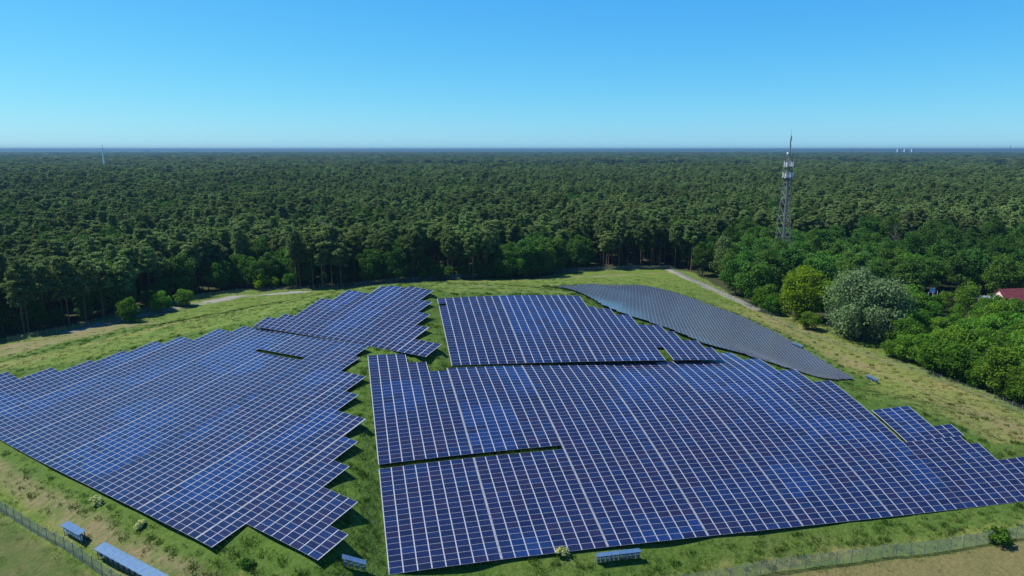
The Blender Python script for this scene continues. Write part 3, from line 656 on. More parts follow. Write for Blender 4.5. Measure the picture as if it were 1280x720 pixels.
note('broadleaf_tree', BROAD[1], (-60, 292), 'rounded fresh green tree at the forest edge behind the hilltop lobe', 'tree', 6, sc=1.0)
note('broadleaf_tree', BROAD[2], (-50, 298), 'dark green broadleaf with broad crown behind the hilltop lobe', 'tree', 6, sc=1.05)
note('broadleaf_tree', BROAD[3], (37, 338), 'vivid green young tree below bare pine trunks at the forest edge', 'tree', 6, sc=.9)
note('broadleaf_tree', BROAD[1], (-141, 236), 'light green tree among dark pines behind the lone dark bush', 'tree', 6, sc=1.25)
gd = twig_parts(407); gdm = (gd[0].mesh('dead_trunk', [M['bark_grey']]), gd[1].mesh('dead_crown', [M['twig_grey']]))
note('dead_tree', gdm, (-92, 330), 'bare grey dead tree standing among the dark pines', 'tree', 4, z=0, sc=1.3)
gd2 = twig_parts(408); gdm2 = (gd2[0].mesh('dead_trunk', [M['bark_grey']]), gd2[1].mesh('dead_crown', [M['twig_grey']]))
note('dead_tree', gdm2, (193, 342), 'leafless grey tree among pines beyond the maroon-roofed house', 'tree', 4, z=0, sc=1.1)
weedm = tree_meshes('elder', 409, M['weed'], M['bark_grey'], h=1.3, w=1.3, base=.0, lobes=16, per=40, leaf=.14, stems=3)
note('elder_bush', weedm, (-62.0, 93.6), 'pale yellow flowering shrub in tall grass above the twin wheel ruts', 'bush', 0)
note('elder_bush', weedm, (6.6, 82.6), 'pale flowering shrub under the front panel edge near the long shelter', 'bush', 0, sc=.9)
note('elder_bush', weedm, (-51.5, 86.5), 'small pale flowering shrub behind the long blue shelter', 'bush', 0, sc=.75)
grb = tree_meshes('thorn', 410, M['leaf_dark'], M['bark_grey'], h=2.2, w=1.8, base=.0, lobes=18, per=46, leaf=.16, stems=3)
note('bush', tree_meshes('hazel', 411, M['leaf_mid'], M['bark_grey'], h=2.6, w=2.0, base=.0, lobes=20, per=56, leaf=.17, stems=3), (71.5, 91.0), 'leafy green bush growing over the wire fence beside the brown meadow', 'bush', 0)
note('bush', grb, (-33.2, 76.9), 'dark low bush below the lowest corner of the west field', 'bush', 0, sc=.6)

LANDMARKS = [('the silver willow', 107, 201), ('the bright spreading tree', 100, 226), ('the lattice tower', 123, 308), ('the maroon-roofed house', 184, 246), ('the parked cars', 163, 262), ('the pale birch', 93, 299), ('the weeping willow', 163, 238),
             ('the bare dead tree', -92, 335), ('the lone track bush', -128, 222), ('the joined shrub pair', -123, 246), ('the yellow-green bush', -103, 280), ('the hilltop lobe', -55, 280), ('the sandy strip', 4, 305), ('the bare-trunk notch', 38, 326), ('the large oak', 86, 343), ('the meadow fence', 112, 160)]
def where(x, y):
    n_, a, b = min(LANDMARKS, key=lambda q: (q[1] - x) ** 2 + (q[2] - y) ** 2); dx, dy = x - a, y - b
    return ('close to ' if math.hypot(dx, dy) < 9 else 'far ' if math.hypot(dx, dy) > 34 else '') + (('right of ' if dx > 0 else 'left of ') if abs(dx) > abs(dy) else ('behind ' if dy > 0 else 'in front of ')) * (math.hypot(dx, dy) >= 9) + n_
def built(s): return 'tall' if s > 1.06 else 'low' if s < .86 else 'mid-sized'

# the broadleaf belt between the meadow strip and the house
BELT = np.array([(88, 250), (92, 214), (103, 188), (108, 178), (112, 160), (114, 140), (118, 118), (150, 110), (190, 150), (235, 250), (280, 345), (240, 372), (130, 372), (94, 340), (87, 316)])
HOUSE = [(176, 236, 8), (184, 246, 13), (175, 247, 7), (163, 258, 11), (171, 240, 4), (123, 308, 6), (181, 228, 8), (168, 246, 6)]
def free_of(x, y, lst, extra=0.0): return all((x - a) ** 2 + (y - b) ** 2 > (r + extra) ** 2 for a, b, r in lst)
rg = np.random.default_rng(77)
belt = []
EDGE = np.array([(90, 238), (94.5, 213), (99, 200), (105.5, 186), (110, 174), (113, 160), (115, 142), (116.5, 122)])
el = np.r_[0, np.cumsum(np.hypot(*np.diff(EDGE, axis=0).T))]
for d_ in np.arange(0, el[-1], 5.2):               # the front row along the meadow, closed down to the grass
    x_, y_ = np.interp(d_, el, EDGE[:, 0]) + rg.uniform(-.6, 1.6), np.interp(d_, el, EDGE[:, 1]) + rg.uniform(-1, 1)
    if free_of(x_, y_, NOTABLE[:2], 2.0): belt.append((x_, y_, 3.9))
for _ in range(14000):
    x_, y_ = rg.uniform(86, 285), rg.uniform(112, 372)
    if not inside(np.array(x_), np.array(y_), BELT): continue
    nearb = y_ < 244 and not (x_ < 108 and y_ > 205)
    r_ = 3.9 if nearb else 5.2
    if free_of(x_, y_, NOTABLE, r_ * .35) and free_of(x_, y_, HOUSE, 1.5) and free_of(x_, y_, belt, r_ * .75): belt.append((x_, y_, r_))
def in_view(x, y, m=.0): return abs(x) < (.765 + m) * y
nb = [0, 0]
for x_, y_, r_ in belt:
    if not in_view(x_, y_, .06): continue
    near = r_ < 4; t_ = x_ / y_
    if .60 < t_ < .662 and 242 < y_ < 262: continue                     # the open yard with the parked cars
    low = .62 if (.60 < t_ < .72 and 200 < y_ <= 244) else 1
    if near:
        s = rg.uniform(.72, 1.3) * (.78 if y_ < 150 else 1) * (.95 if .72 < t_ < .80 and y_ > 185 else 1) * low; i = int(rg.integers(0, 4))
        lab = built(s) + ' ' + {0: 'rounded bright green', 1: 'rounded mid green', 2: 'upright bright green', 3: 'broad mid green'}[i] + ' thicket bush ' + where(x_, y_)
        plant('bush', BRIGHT[i], (x_, y_), lab, 'bush', 'bushes of the thicket beside the meadow strip', s, s * rg.uniform(.8, 1.1))
    else:
        s = rg.uniform(.85, 1.2); i = int(rg.integers(0, 4)); lab = built(s) + ' ' + ('dark green', 'mid green', 'dark upright', 'fresh green')[i] + ' round-crowned broadleaf tree ' + where(x_, y_)
        plant('broadleaf_tree', BROAD[i], (x_, y_), lab, 'tree', 'broadleaf trees between tower and house', s, s * rg.uniform(.9, 1.1))

# the pine forest: the nearest rows tree by tree, the rest as one mass out to the horizon
cand = []
def ring_points(d0, d1, spacing, seed):
    rr_ = np.random.default_rng(seed); out = []
    d = d0
    while d < d1:
        s = spacing(d); na = int(2 * .80 * d / s)
        a = (np.arange(na) + rr_.uniform(-.62, .62, na)) / na * 1.6 - .80; dd = d + rr_.uniform(-.6, .6, na) * s
        out.append(np.stack([np.sin(a) * dd, np.cos(a) * dd], -1)); d += s
    return np.concatenate(out)
pts_ = ring_points(170, 760, lambda d: 5.8, 3)
pts_ = pts_[~inside(pts_[:, 0], pts_[:, 1], CLEAR) & ~inside(pts_[:, 0], pts_[:, 1], BELT) & (pts_[:, 1] > 150) & ~((pts_[:, 0] > 78) & (pts_[:, 1] < 318))]
keep = np.ones(len(pts_), bool)
for a, b, r_ in NOTABLE + HOUSE: keep &= np.hypot(pts_[:, 0] - a, pts_[:, 1] - b) > r_ * .62 + .8
pts_ = pts_[keep]
# how deep a tree stands behind the forest front decides how much of it is seen
front = dist_line(pts_[:, 0], pts_[:, 1], [tuple(p) for p in CLEAR[:15]] + [(79, 334), (94, 345), (130, 372), (240, 372), (280, 345)])
view = np.abs(pts_[:, 0]) < .77 * pts_[:, 1] + 2
score = np.where(view, front + np.hypot(pts_[:, 0], pts_[:, 1]) * .06, 1e9)
order = np.argsort(score); nearI = order[:290]; restI = order[290:]
clus = vnoise(pts_[:, 0], pts_[:, 1], 26, 91)
for i in nearI:
    x_, y_ = pts_[i]; zone = 'behind the gravel track' if x_ < -64 else 'behind the upper middle panels' if x_ < 80 else 'beyond the lattice tower'
    if clus[i] > .60 and front[i] < 22 or rg.random() < .05:
        q = int(rg.integers(0, 4)); s = rg.uniform(.7, 1.15)
        plant('broadleaf_tree', BROAD[q], (x_, y_), built(s) + ' ' + ('dark green', 'mid green', 'dark upright', 'fresh green')[q] + ' broadleaf among edge pines ' + where(x_, y_), 'tree', 'broadleaf trees mixed into the forest edge', s, z=float(ground_z(x_, y_)))
    else:
        q = int(rg.integers(0, 6)); s = rg.uniform(.78, 1.15)
        plant('pine_tree', PINES[q], (x_, y_), built(s) + ' ' + ('narrow', 'broad', 'even', 'spreading', 'slender', 'loose')[q] + '-crowned pine in the ' + ('front row' if front[i] < 6 else 'second row' if front[i] < 13 else 'inner rows') + ' ' + where(x_, y_), 'tree', 'pines of the forest edge', s, rg.uniform(.86, 1.06), z=float(ground_z(x_, y_)))

for k_ in range(46):
    t_ = (k_ + rg.random()) / 46; seg = np.array(CLEAR[1:15]); L_s = np.r_[0, np.cumsum(np.hypot(*np.diff(seg, axis=0).T))]; d_ = t_ * L_s[-1]
    x_, y_ = np.interp(d_, L_s, seg[:, 0]), np.interp(d_, L_s, seg[:, 1]); x_ += rg.normal(0, 1.5) - (2.5 if x_ < -90 else 0); y_ += rg.uniform(1, 7)
    if not free_of(x_, y_, NOTABLE): continue
    q = int(rg.integers(0, 4)); s = rg.uniform(.3, .62)
    plant('bush', BROAD[q], (x_, y_), ('dark', 'mid green', 'dark upright', 'fresh green')[q] + ' undergrowth bush at the feet of pines ' + where(x_, y_), 'bush', 'undergrowth bushes along the forest edge', s, s * rg.uniform(.8, 1.15))

VILL = [(160, 2330, 190), (380, 2350, 170), (-60, 2360, 120), (560, 2300, 120)]
far = [pts_[restI]]; fsc = [np.ones(len(restI))]
for d0, d1, f_ in ((760, 1500, .0080), (1500, 3200, .0085), (3200, 9500, .0095)):
    p = ring_points(d0, d1, lambda d: f_ * d, int(d0)); far.append(p); fsc.append(np.hypot(p[:, 0], p[:, 1]) * f_ / 5.8 * .98)
far = np.concatenate(far); fsc = np.concatenate(fsc)
keep = np.ones(len(far), bool); dd = np.hypot(far[:, 0], far[:, 1])
for a, b, r_ in VILL: keep &= ~((np.abs(far[:, 0] - a) < r_) & (far[:, 1] > b - 560) & (far[:, 1] < b + 120) & (rg.random(len(far)) < .93))
clear2 = (vnoise(far[:, 0], far[:, 1], 420, 13) > .74) & (dd > 1900) & (dd < 6000)           # meadows in the far woods
keep &= ~clear2; far, fsc, dd = far[keep], fsc[keep], dd[keep]

protos = bpy.data.collections.new('forest_tree_kinds')                                     # not linked: only read by the far woods
def joined(name, ms):
    t, c = ms; nv = len(t.vertices)
    co = np.empty((nv + len(c.vertices)) * 3, np.float32); t.vertices.foreach_get('co', co[:nv * 3]); cc_ = np.empty(len(c.vertices) * 3, np.float32); c.vertices.foreach_get('co', cc_); co[nv * 3:] = cc_
    fs = [tuple(p.vertices) for p in t.polygons] + [tuple(v + nv for v in p.vertices) for p in c.polygons]
    me = mesh(name, co.reshape(-1, 3), fs, [t.materials[0], c.materials[0]], [0] * len(t.polygons) + [1] * len(c.polygons))
    protos.objects.link(bpy.data.objects.new(name, me))
for i, ms in enumerate(PINES): joined('kind_%02d' % i, ms)
for i, ms in enumerate(BROAD): joined('kind_%02d' % (6 + i), ms)

joined('kind_10', birch); joined('kind_11', gdm)

def scatter(name, pts, scl, rot, idx, coll, kind='stuff'):
    me = bpy.data.meshes.new(name); me.vertices.add(len(pts)); me.vertices.foreach_set('co', np.asarray(pts, np.float32).ravel())
    a = me.attributes.new('scl', 'FLOAT_VECTOR', 'POINT'); a.data.foreach_set('vector', np.asarray(scl, np.float32).ravel())
    a = me.attributes.new('rot', 'FLOAT_VECTOR', 'POINT'); a.data.foreach_set('vector', np.asarray(rot, np.float32).ravel())
    a = me.attributes.new('idx', 'INT', 'POINT'); a.data.foreach_set('value', np.asarray(idx, np.int32))
    o = obj(name, me); tag(o, kind=kind)
    ng = bpy.data.node_groups.new(name + '_scatter', 'GeometryNodeTree')
    ng.interface.new_socket('Geometry', in_out='INPUT', socket_type='NodeSocketGeometry'); ng.interface.new_socket('Geometry', in_out='OUTPUT', socket_type='NodeSocketGeometry')
    N, K = ng.nodes, ng.links
    gi, go = N.new('NodeGroupInput'), N.new('NodeGroupOutput'); ci = N.new('GeometryNodeCollectionInfo'); ci.inputs['Collection'].default_value = coll
    ci.inputs['Separate Children'].default_value = True; ci.inputs['Reset Children'].default_value = True
    ip = N.new('GeometryNodeInstanceOnPoints'); ip.inputs['Pick Instance'].default_value = True
    def na(nm, ty):
        q = N.new('GeometryNodeInputNamedAttribute'); q.data_type = ty; q.inputs['Name'].default_value = nm; return q.outputs['Attribute']
    K.new(gi.outputs[0], ip.inputs['Points']); K.new(ci.outputs[0], ip.inputs['Instance']); K.new(na('idx', 'INT'), ip.inputs['Instance Index'])
    e2r = N.new('FunctionNodeEulerToRotation'); K.new(na('rot', 'FLOAT_VECTOR'), e2r.inputs[0]); K.new(e2r.outputs[0], ip.inputs['Rotation'])
    K.new(na('scl', 'FLOAT_VECTOR'), ip.inputs['Scale']); K.new(ip.outputs[0], go.inputs[0])
    md = o.modifiers.new('scatter', 'NODES'); md.node_group = ng
    return o
nfar = len(far); cl = vnoise(far[:, 0], far[:, 1], 60, 92)
isb = (cl > .70) & (rg.random(nfar) < .7) | (rg.random(nfar) < .13)
idx = np.where(isb, 6 + rg.integers(0, 4, nfar), rg.integers(0, 6, nfar))
odd = rg.random(nfar); idx = np.where(odd < .03, 10, np.where((odd > .991) & (dd < 1200), 11, idx))
hz = rg.uniform(.78, 1.06, nfar) * (1 + .30 * (vnoise(far[:, 0], far[:, 1], 150, 93) - .5)) * np.where(isb, 1.2, 1)
scl = np.stack([fsc * rg.uniform(.75, 1.25, nfar), fsc * rg.uniform(.75, 1.25, nfar), hz], -1)
scatter('forest', np.c_[far, np.where(dd < 500, ground_z(far[:, 0], far[:, 1]), 0)], scl, np.c_[np.zeros(nfar), np.zeros(nfar), rg.uniform(0, 6.28, nfar)], idx, protos)

# beyond nine kilometres the canopy is one rough sheet with low wooded swells
ca = np.linspace(-1.0, 1.0, 260); cd = np.concatenate([np.geomspace(9000, 44000, 60)])
CA, CD = np.meshgrid(ca, cd); cx, cy = np.sin(CA) * CD, np.cos(CA) * CD
czz = 16 + 10 * (vnoise(cx, cy, 260, 94) - .3) + 6 * np.clip((CD - 14000) / 20000, 0, 1) * vnoise(cx, cy, 5000, 95)
ii = (np.arange(59)[:, None] * 260 + np.arange(259)[None]).ravel(); wf = np.stack([ii, ii + 1, ii + 261, ii + 260], -1)
M['canopy'] = mottled('far_canopy', (.016, .034, .012), (.034, .060, .020), .004, .95, coord='Object')
tag(obj('woodland', mesh('woodland', np.stack([cx.ravel(), cy.ravel(), czz.ravel()], -1), wf, M['canopy'])), kind='stuff')

# ------------------------------------------------------------------ grass blades and weeds on the mound
M['blade'] = leafy('grass_blades', (0.064, 0.112, 0.017), .3, .4); M['blade_dry'] = leafy('dry_grass_blades', (0.188, 0.169, 0.060), .3, .4); M['blade_lush'] = leafy('lush_grass_blades', (0.039, 0.094, 0.012), .3, .4)
gk = bpy.data.collections.new('grass_kinds')
def tuft(name, m_, n, hgt, sp, seed):
    rr_ = np.random.default_rng(seed); V, Fq = [], []
    for i in range(n):
        a = rr_.uniform(0, 6.28); r0 = sp * math.sqrt(rr_.random()); p = np.array([math.cos(a) * r0, math.sin(a) * r0, 0]); b = rr_.uniform(0, 6.28); wv = np.array([math.cos(b), math.sin(b), 0]) * rr_.uniform(.02, .05)
        h_ = hgt * rr_.uniform(.5, 1.1); tip = p + np.array([rr_.normal(0, .3) * h_, rr_.normal(0, .3) * h_, h_])
        V += [p - wv, p + wv, tip]; Fq.append((3 * i, 3 * i + 1, 3 * i + 2))
    gk.objects.link(bpy.data.objects.new(name, mesh(name, np.array(V), np.array(Fq), m_)))
tuft('kind_0', M['blade'], 34, .20, .55, 1); tuft('kind_1', M['blade_dry'], 30, .24, .5, 2); tuft('kind_2', M['blade_lush'], 40, .30, .55, 3); tuft('kind_3', M['blade_lush'], 60, .5, .6, 4)
n0 = 90000
gxp = rg.uniform(-165, 130, n0); gyp = rg.uniform(62, 300, n0); dcam = np.hypot(gxp, gyp)
pk = (rg.random(n0) < np.clip((95 / dcam) ** 1.6, .12, 1)) & in_view(gxp, gyp, .1) if False else (rg.random(n0) < np.clip((95 / dcam) ** 1.6, .12, 1)) & (np.abs(gxp) < .87 * gyp) & inside(gxp, gyp, CLEAR) & ~under_panels(gxp, gyp)
gxp, gyp = gxp[pk], gyp[pk]
def samp(arr):
    j = np.clip(np.searchsorted(fy, gyp), 0, ny - 1); i = np.clip(np.searchsorted(fx, gxp), 0, nx - 1); return arr.reshape(ny, nx)[j, i]
sb, sl, sdry, smead = np.maximum(samp(bare), samp(grav)), samp(lush), samp(dry), np.maximum(samp(mead), samp(mown))
pk = rg.random(len(gxp)) < (1 - .97 * sb) * (1 - .93 * smead); gxp, gyp, sl, sdry = gxp[pk], gyp[pk], sl[pk], sdry[pk]
q = rg.random(len(gxp)); idx = np.where(q < sdry * .8, 1, np.where(q < sdry + sl * .75, np.where(rg.random(len(q)) < .3, 3, 2), 0))
s = rg.uniform(.6, 1.35, len(gxp))
gapP = [F_.pt(c_, 20.2 + .6 * rg.random()) for c_ in rg.uniform(0, 16, 150)] + [F_.pt(c_, 48.2 + .5 * rg.random()) for c_ in rg.uniform(8, 32.5, 200)] + [L_.pt(-k_, 41.2 + .6 * rg.random()) for k_ in rg.uniform(27.2, 35.8, 120)]
gapP = np.array(gapP); gxp = np.r_[gxp, gapP[:, 0]]; gyp = np.r_[gyp, gapP[:, 1]]; idx = np.r_[idx, np.full(len(gapP), 3)]; s = np.r_[s, rg.uniform(.9, 1.5, len(gapP))]
scatter('grass', np.c_[gxp, gyp, ground_z(gxp, gyp) - .02], np.c_[s, s, s * rg.uniform(.7, 1.2, len(s))], np.c_[np.zeros(len(s)), np.zeros(len(s)), rg.uniform(0, 6.28, len(s))], idx, gk)

# ------------------------------------------------------------------ wire fences
FP = MB()
for i in range(46): FP.box(-1.25 + i * 2.5 / 45 - .005, -1.25 + i * 2.5 / 45 + .005, -.004, .004, .05, 2.0)
for i in range(10): FP.box(-1.25, 1.25, -.012, -.004, .08 + i * .21 - .006, .08 + i * .21 + .006)
M['wire'] = mat('green_grey_wire', (.20, .245, .225), .5, .3)
FENCE_PANEL = FP.mesh('fence_panel', [M['wire']])
FP = MB()
for i in range(26): FP.box(-1.25 + i * .1 - .003, -1.25 + i * .1 + .003, -.003, .003, .05, 1.9)
for i in range(6): FP.box(-1.25, 1.25, -.009, -.003, .08 + i * .36 - .004, .08 + i * .36 + .004)
THIN_PANEL = FP.mesh('fence_panel', [M['wire']])
PP = MB(); PP.box(-.035, .035, -.035, .035, -.3, 2.1); PP.box(-.045, .045, -.045, .045, 2.1, 2.13)
M['post'] = mottled('fence_post_metal', (.20, .215, .21), (.27, .285, .28), 3, .5, .3)
FENCE_POST = PP.mesh('fence_post', [M['post']])
def fence(label, line, group='wire mesh fences round the solar site', step=2.5, panel=None):
    p = [np.array(q, float) for q in line]; pts = [p[0]]
    for a, b in zip(p[:-1], p[1:]):
        L_n = np.linalg.norm(b - a); n_ = max(1, round(L_n / step))
        for i in range(1, n_ + 1): pts.append(a + (b - a) * i / n_)
    z0 = float(ground_z(*pts[0])); root = thing('mesh_fence', (pts[0][0], pts[0][1], z0), label, 'fence', group)
    for i, q in enumerate(pts):
        z = float(ground_z(*q)); obj('fence_post', FENCE_POST, root, (q[0] - pts[0][0], q[1] - pts[0][1], z - z0))
        if i:
            a = pts[i - 1]; za = float(ground_z(*a)); d = np.array([q[0] - a[0], q[1] - a[1], z - za]); L_n = float(np.linalg.norm(d)); o = obj('fence_panel', panel or FENCE_PANEL, root)
            X = Vector(d / L_n); Yv = Vector((-d[1], d[0], 0)).normalized(); m4 = Matrix.Identity(4); c = (a + q) / 2
            for r in range(3): m4[r][0], m4[r][1], m4[r][2] = X[r] * L_n / 2.5, Yv[r], (0, 0, 1)[r]
            m4[0][3], m4[1][3], m4[2][3] = c[0] - pts[0][0], c[1] - pts[0][1], (z + za) / 2 - z0
            o.matrix_basis = m4
    return root
fence('grey-green wire fence running past the two blue-roofed shelters', FA)
fence('wire fence along the brown meadow, half overgrown by a bush', FB)
fence('wire fence in shade at the foot of the trees beyond the meadow strip', [(76, 326), (78.6, 300), (80.5, 278), (83.8, 262), (86.5, 244), (89.8, 208), (98.6, 184), (106, 164), (109.5, 150), (111.5, 132), (113, 120)], panel=THIN_PANEL)
fence('far wire fence along the sandy strip below the middle forest edge', [(-66, 281), (-36, 296), (0, 310), (20, 317), (56, 325), (76, 326)])
fence('wire fence in front of the dark pines beside the gravel track', [(-150, 196), (-142, 210), (-137, 222), (-130, 240), (-120, 260), (-104, 271), (-84, 275), (-66, 281)], panel=THIN_PANEL)

# ------------------------------------------------------------------ inverter shelters
M['roof_blue'] = mottled('blue_sheet_roof', (.050, .105, .185), (.066, .130, .22), 1.5, .32, .2)
M['white_box'] = mottled('white_inverter_case', (.62, .64, .66), (.72, .73, .74), 2, .45)
M['dark_box'] = mottled('grey_inverter_case', (.10, .11, .12), (.15, .16, .17), 2, .5)
RPM = {}
def shelter(label, a, b, depth, hgt, boxes, white_case, panels, roofm='roof_blue', lean=.35):
    """a, b: ground ends of the open side; depth goes behind it; boxes hang on the rail under the roof"""
    a, b = np.array(a, float), np.array(b, float); L_n = float(np.linalg.norm(b - a)); ang = math.atan2(b[1] - a[1], b[0] - a[0]); z = float(min(ground_z(*a), ground_z(*b)))
    za, zb = float(ground_z(*a)), float(ground_z(*b))
    root = thing('inverter_shelter', (a[0], a[1], z), label, 'shelter', 'inverter shelters on the grass', ang)
    zt = lambda x: (za + (zb - za) * x / L_n) - z
    n_ = panels; w_ = L_n / n_
    for i in range(n_):
        m_ = MB(); x0, x1 = i * w_ + .012, (i + 1) * w_ - .012; z0_, z1_ = zt(x0), zt(x1); d = .03 + .008 * (i % 2)
        lo, hi = hgt, hgt + lean
        vs = [(x0, -.35, z0_ + lo), (x1, -.35, z1_ + lo), (x1, depth, z1_ + hi), (x0, depth, z0_ + hi)]
        m_.add(vs + [(p[0], p[1], p[2] - .04) for p in vs], [(0, 1, 2, 3), (7, 6, 5, 4), (4, 5, 1, 0), (5, 6, 2, 1), (6, 7, 3, 2), (7, 4, 0, 3)])
        m_.box(x0 - .01, x0 + .03, -.35, -.33, z0_ + lo, z0_ + lo + .03)
        obj('roof_panel', m_.mesh('roof_panel', [M[roofm]]), root)
    np_ = max(2, int(round(L_n / 2.2)) + 1)
    for i in range(np_):
        x_ = .15 + (L_n - .3) * i / (np_ - 1)
        for y_ in (.0, depth - .2):
            top = hgt + lean * (y_ + .35) / (depth + .35) - .05; q = MB(); q.box(x_ - .04, x_ + .04, y_ - .04, y_ + .04, zt(x_) - .3, zt(x_) + top); obj('support_post', q.mesh('support_post', [M['steel']]), root)
    for zz in (.55, 1.25):
        q = MB(); q.tube([(.1, .25, zt(0) + zz), (L_n - .1, .25, zt(L_n) + zz)], .03, 4); obj('cross_rail', q.mesh('cross_rail', [M['steel']]), root)
    bw = min(.75, L_n / boxes * .72)
    for i in range(boxes):
        x_ = (i + .5) * L_n / boxes; o = MB(); zb_ = zt(x_) + hgt - .95
        o.box(x_ - bw / 2, x_ + bw / 2, .0, .22, zb_ - .1, zb_ + .62)
        bo = obj('inverter', o.mesh('inverter', [M['white_box'] if white_case else M['dark_box']]), root)
        o = MB(); o.box(x_ - bw / 2 + .06, x_ + bw / 2 - .06, -.015, .0, zb_ + .35, zb_ + .52); obj('cover', o.mesh('cover', [M['dark_box'] if white_case else M['white_box']]), bo)
        o = MB(); o.tube([(x_ - bw * .2, .1, zb_ - .1), (x_ - bw * .2, .12, zt(x_) + .05)], .025, 4); o.tube([(x_ + bw * .2, .1, zb_ - .1), (x_ + bw * .2, .12, zt(x_) + .05)], .025, 4); obj('conduit', o.mesh('conduit', [M['dark_box']]), root)
    return root
shelter('short blue-roofed shelter with five white inverters beside the wire fence', (-64.4, 89.1), (-60.0, 86.2), .75, 1.75, 5, True, 4, lean=.2)
shelter('long blue-roofed shelter of many roof panels beside the wire fence', (-56.2, 83.4), (-40.5, 73.6), 1.1, 1.7, 14, False, 12)
shelter('small blue-roofed shelter at the bottom of the grass valley', (-20.9, 75.6), (-18.1, 76.1), .45, 1.35, 4, False, 3, lean=.12)
shelter('narrow pale-roofed shelter in front of the middle field, open side to the front', (11.2, 81.5), (17.4, 83.4), .4, 1.3, 10, False, 6, lean=.1)
shelter('little blue shelter on the meadow strip beside the tip of the far array', (88.4, 162.6), (89.6, 159.6), .5, .9, 3, False, 3, lean=.1)
shelter('pale shelter on the bright grass above the far array\'s outer edge', (80.6, 188.6), (81.8, 185.2), .5, .9, 3, False, 3, lean=.1)

# ------------------------------------------------------------------ lattice telecom tower
def tower():
    x0, y0 = 123.0, 308.0; root = thing('telecom_tower', (x0, y0, 0), 'tall steel lattice telecom tower with white antennas above the broadleaf wood', 'tower', None, .35)
    hw = lambda z: (2.9 - (2.9 - 1.15) * z / 45) if z < 45 else 1.15 - .4 * (z - 45) / 10
    zs = [0, 6.5, 12.5, 18, 23, 27.6, 31.8, 35.6, 39, 42.2, 45, 47.6, 50, 52.4, 55]
    for sx, sy in ((-1, -1), (1, -1), (1, 1), (-1, 1)):
        m_ = MB(); m_.tube([(sx * hw(z), sy * hw(z), z) for z in (0, 45, 55)], [.21, .15, .11], 5); obj('tower_leg', m_.mesh('tower_leg', [M['steel']]), root)
    cs = [(-1, -1), (1, -1), (1, 1), (-1, 1)]
    for i in range(len(zs) - 1):
        a, b = zs[i], zs[i + 1]; r_ = .085 if i < 8 else .065
        for k in range(4):
            p, q = cs[k], cs[(k + 1) % 4]
            m_ = MB(); m_.tube([(p[0] * hw(a), p[1] * hw(a), a), (q[0] * hw(b), q[1] * hw(b), b)], r_, 4, False); obj('brace', m_.mesh('brace', [M['steel']]), root)
            m_ = MB(); m_.tube([(q[0] * hw(a), q[1] * hw(a), a), (p[0] * hw(b), p[1] * hw(b), b)], r_, 4, False); obj('brace', m_.mesh('brace', [M['steel']]), root)
            if i % 2 == 0: m_ = MB(); m_.tube([(p[0] * hw(b), p[1] * hw(b), b), (q[0] * hw(b), q[1] * hw(b), b)], r_, 4, False); obj('girt', m_.mesh('girt', [M['steel']]), root)
    m_ = MB(); m_.box(-.45, -.37, -.04, .04, 0, 55); m_.box(.07, .15, -.04, .04, 0, 55)
    for i in range(90): m_.box(-.37, .07, -.02, .02, .5 + i * .6, .55 + i * .6)
    obj('ladder', m_.mesh('ladder', [M['alu']]), root)
    m_ = MB(); m_.box(.35, .75, -.06, .06, 0, 52); obj('cable_tray', m_.mesh('cable_tray', [M['dark_box']]), root)
    for z in (44.6, 49.4):
        h_ = hw(z) + .8; m_ = MB()
        for sx in (-1, 1): m_.box(sx * h_ - .06, sx * h_ + .06, -h_, h_, z, z + .12); m_.box(-h_, h_, sx * h_ - .06, sx * h_ + .06, z + .13, z + .25)
        m_.box(-h_ + .1, h_ - .1, -h_ + .1, h_ - .1, z - .08, z - .02)
        obj('platform', m_.mesh('platform', [M['steel']]), root)
        for k in range(8):
            an = k * math.pi / 4 + .3; r_ = h_ * 1.12; q = MB(); q.box(-.17, .17, -.09, .09, -.2, 2.5 if k % 2 else 1.9)
            o = obj('panel_antenna', q.mesh('panel_antenna', [M['white_box']]), root, (math.cos(an) * r_, math.sin(an) * r_, z), (0, 0, an + math.pi / 2))
    q = MB(); q.tube([(0, -.12, 0), (0, .2, 0)], [.55, .5], 14); obj('dish_antenna', q.mesh('dish_antenna', [M['white_box']]), root, (.3, -hw(46) - .35, 46.3))
    q = MB(); q.box(-1.3, -.5, -.35, .35, 54.9, 55.7); obj('equipment_box', q.mesh('equipment_box', [M['white_box']]), root)
    m_ = MB(); m_.tube([(0, 0, 54), (0, 0, 60), (0, 0, 63)], [.26, .2, .12], 8); obj('mast', m_.mesh('mast', [M['steel']]), root)
    for k, (z, l_) in enumerate(((56.5, 2.4), (58.8, 2.8), (60.6, 2.2))):
        q = MB(); q.tube([(.5 * (-1) ** k, .1, z), (.5 * (-1) ** k, .1, z + l_)], .13, 6); q.tube([(0, 0, z + .4), (.5 * (-1) ** k, .1, z + .4)], .04, 4); obj('whip_antenna', q.mesh('whip_antenna', [M['white_box'] if k < 2 else M['steel']]), root)
    q = MB(); q.tube([(0, 0, 63), (0, 0, 65.6)], [.06, .03], 5); obj('lightning_rod', q.mesh('lightning_rod', [M['steel']]), root)
tower()

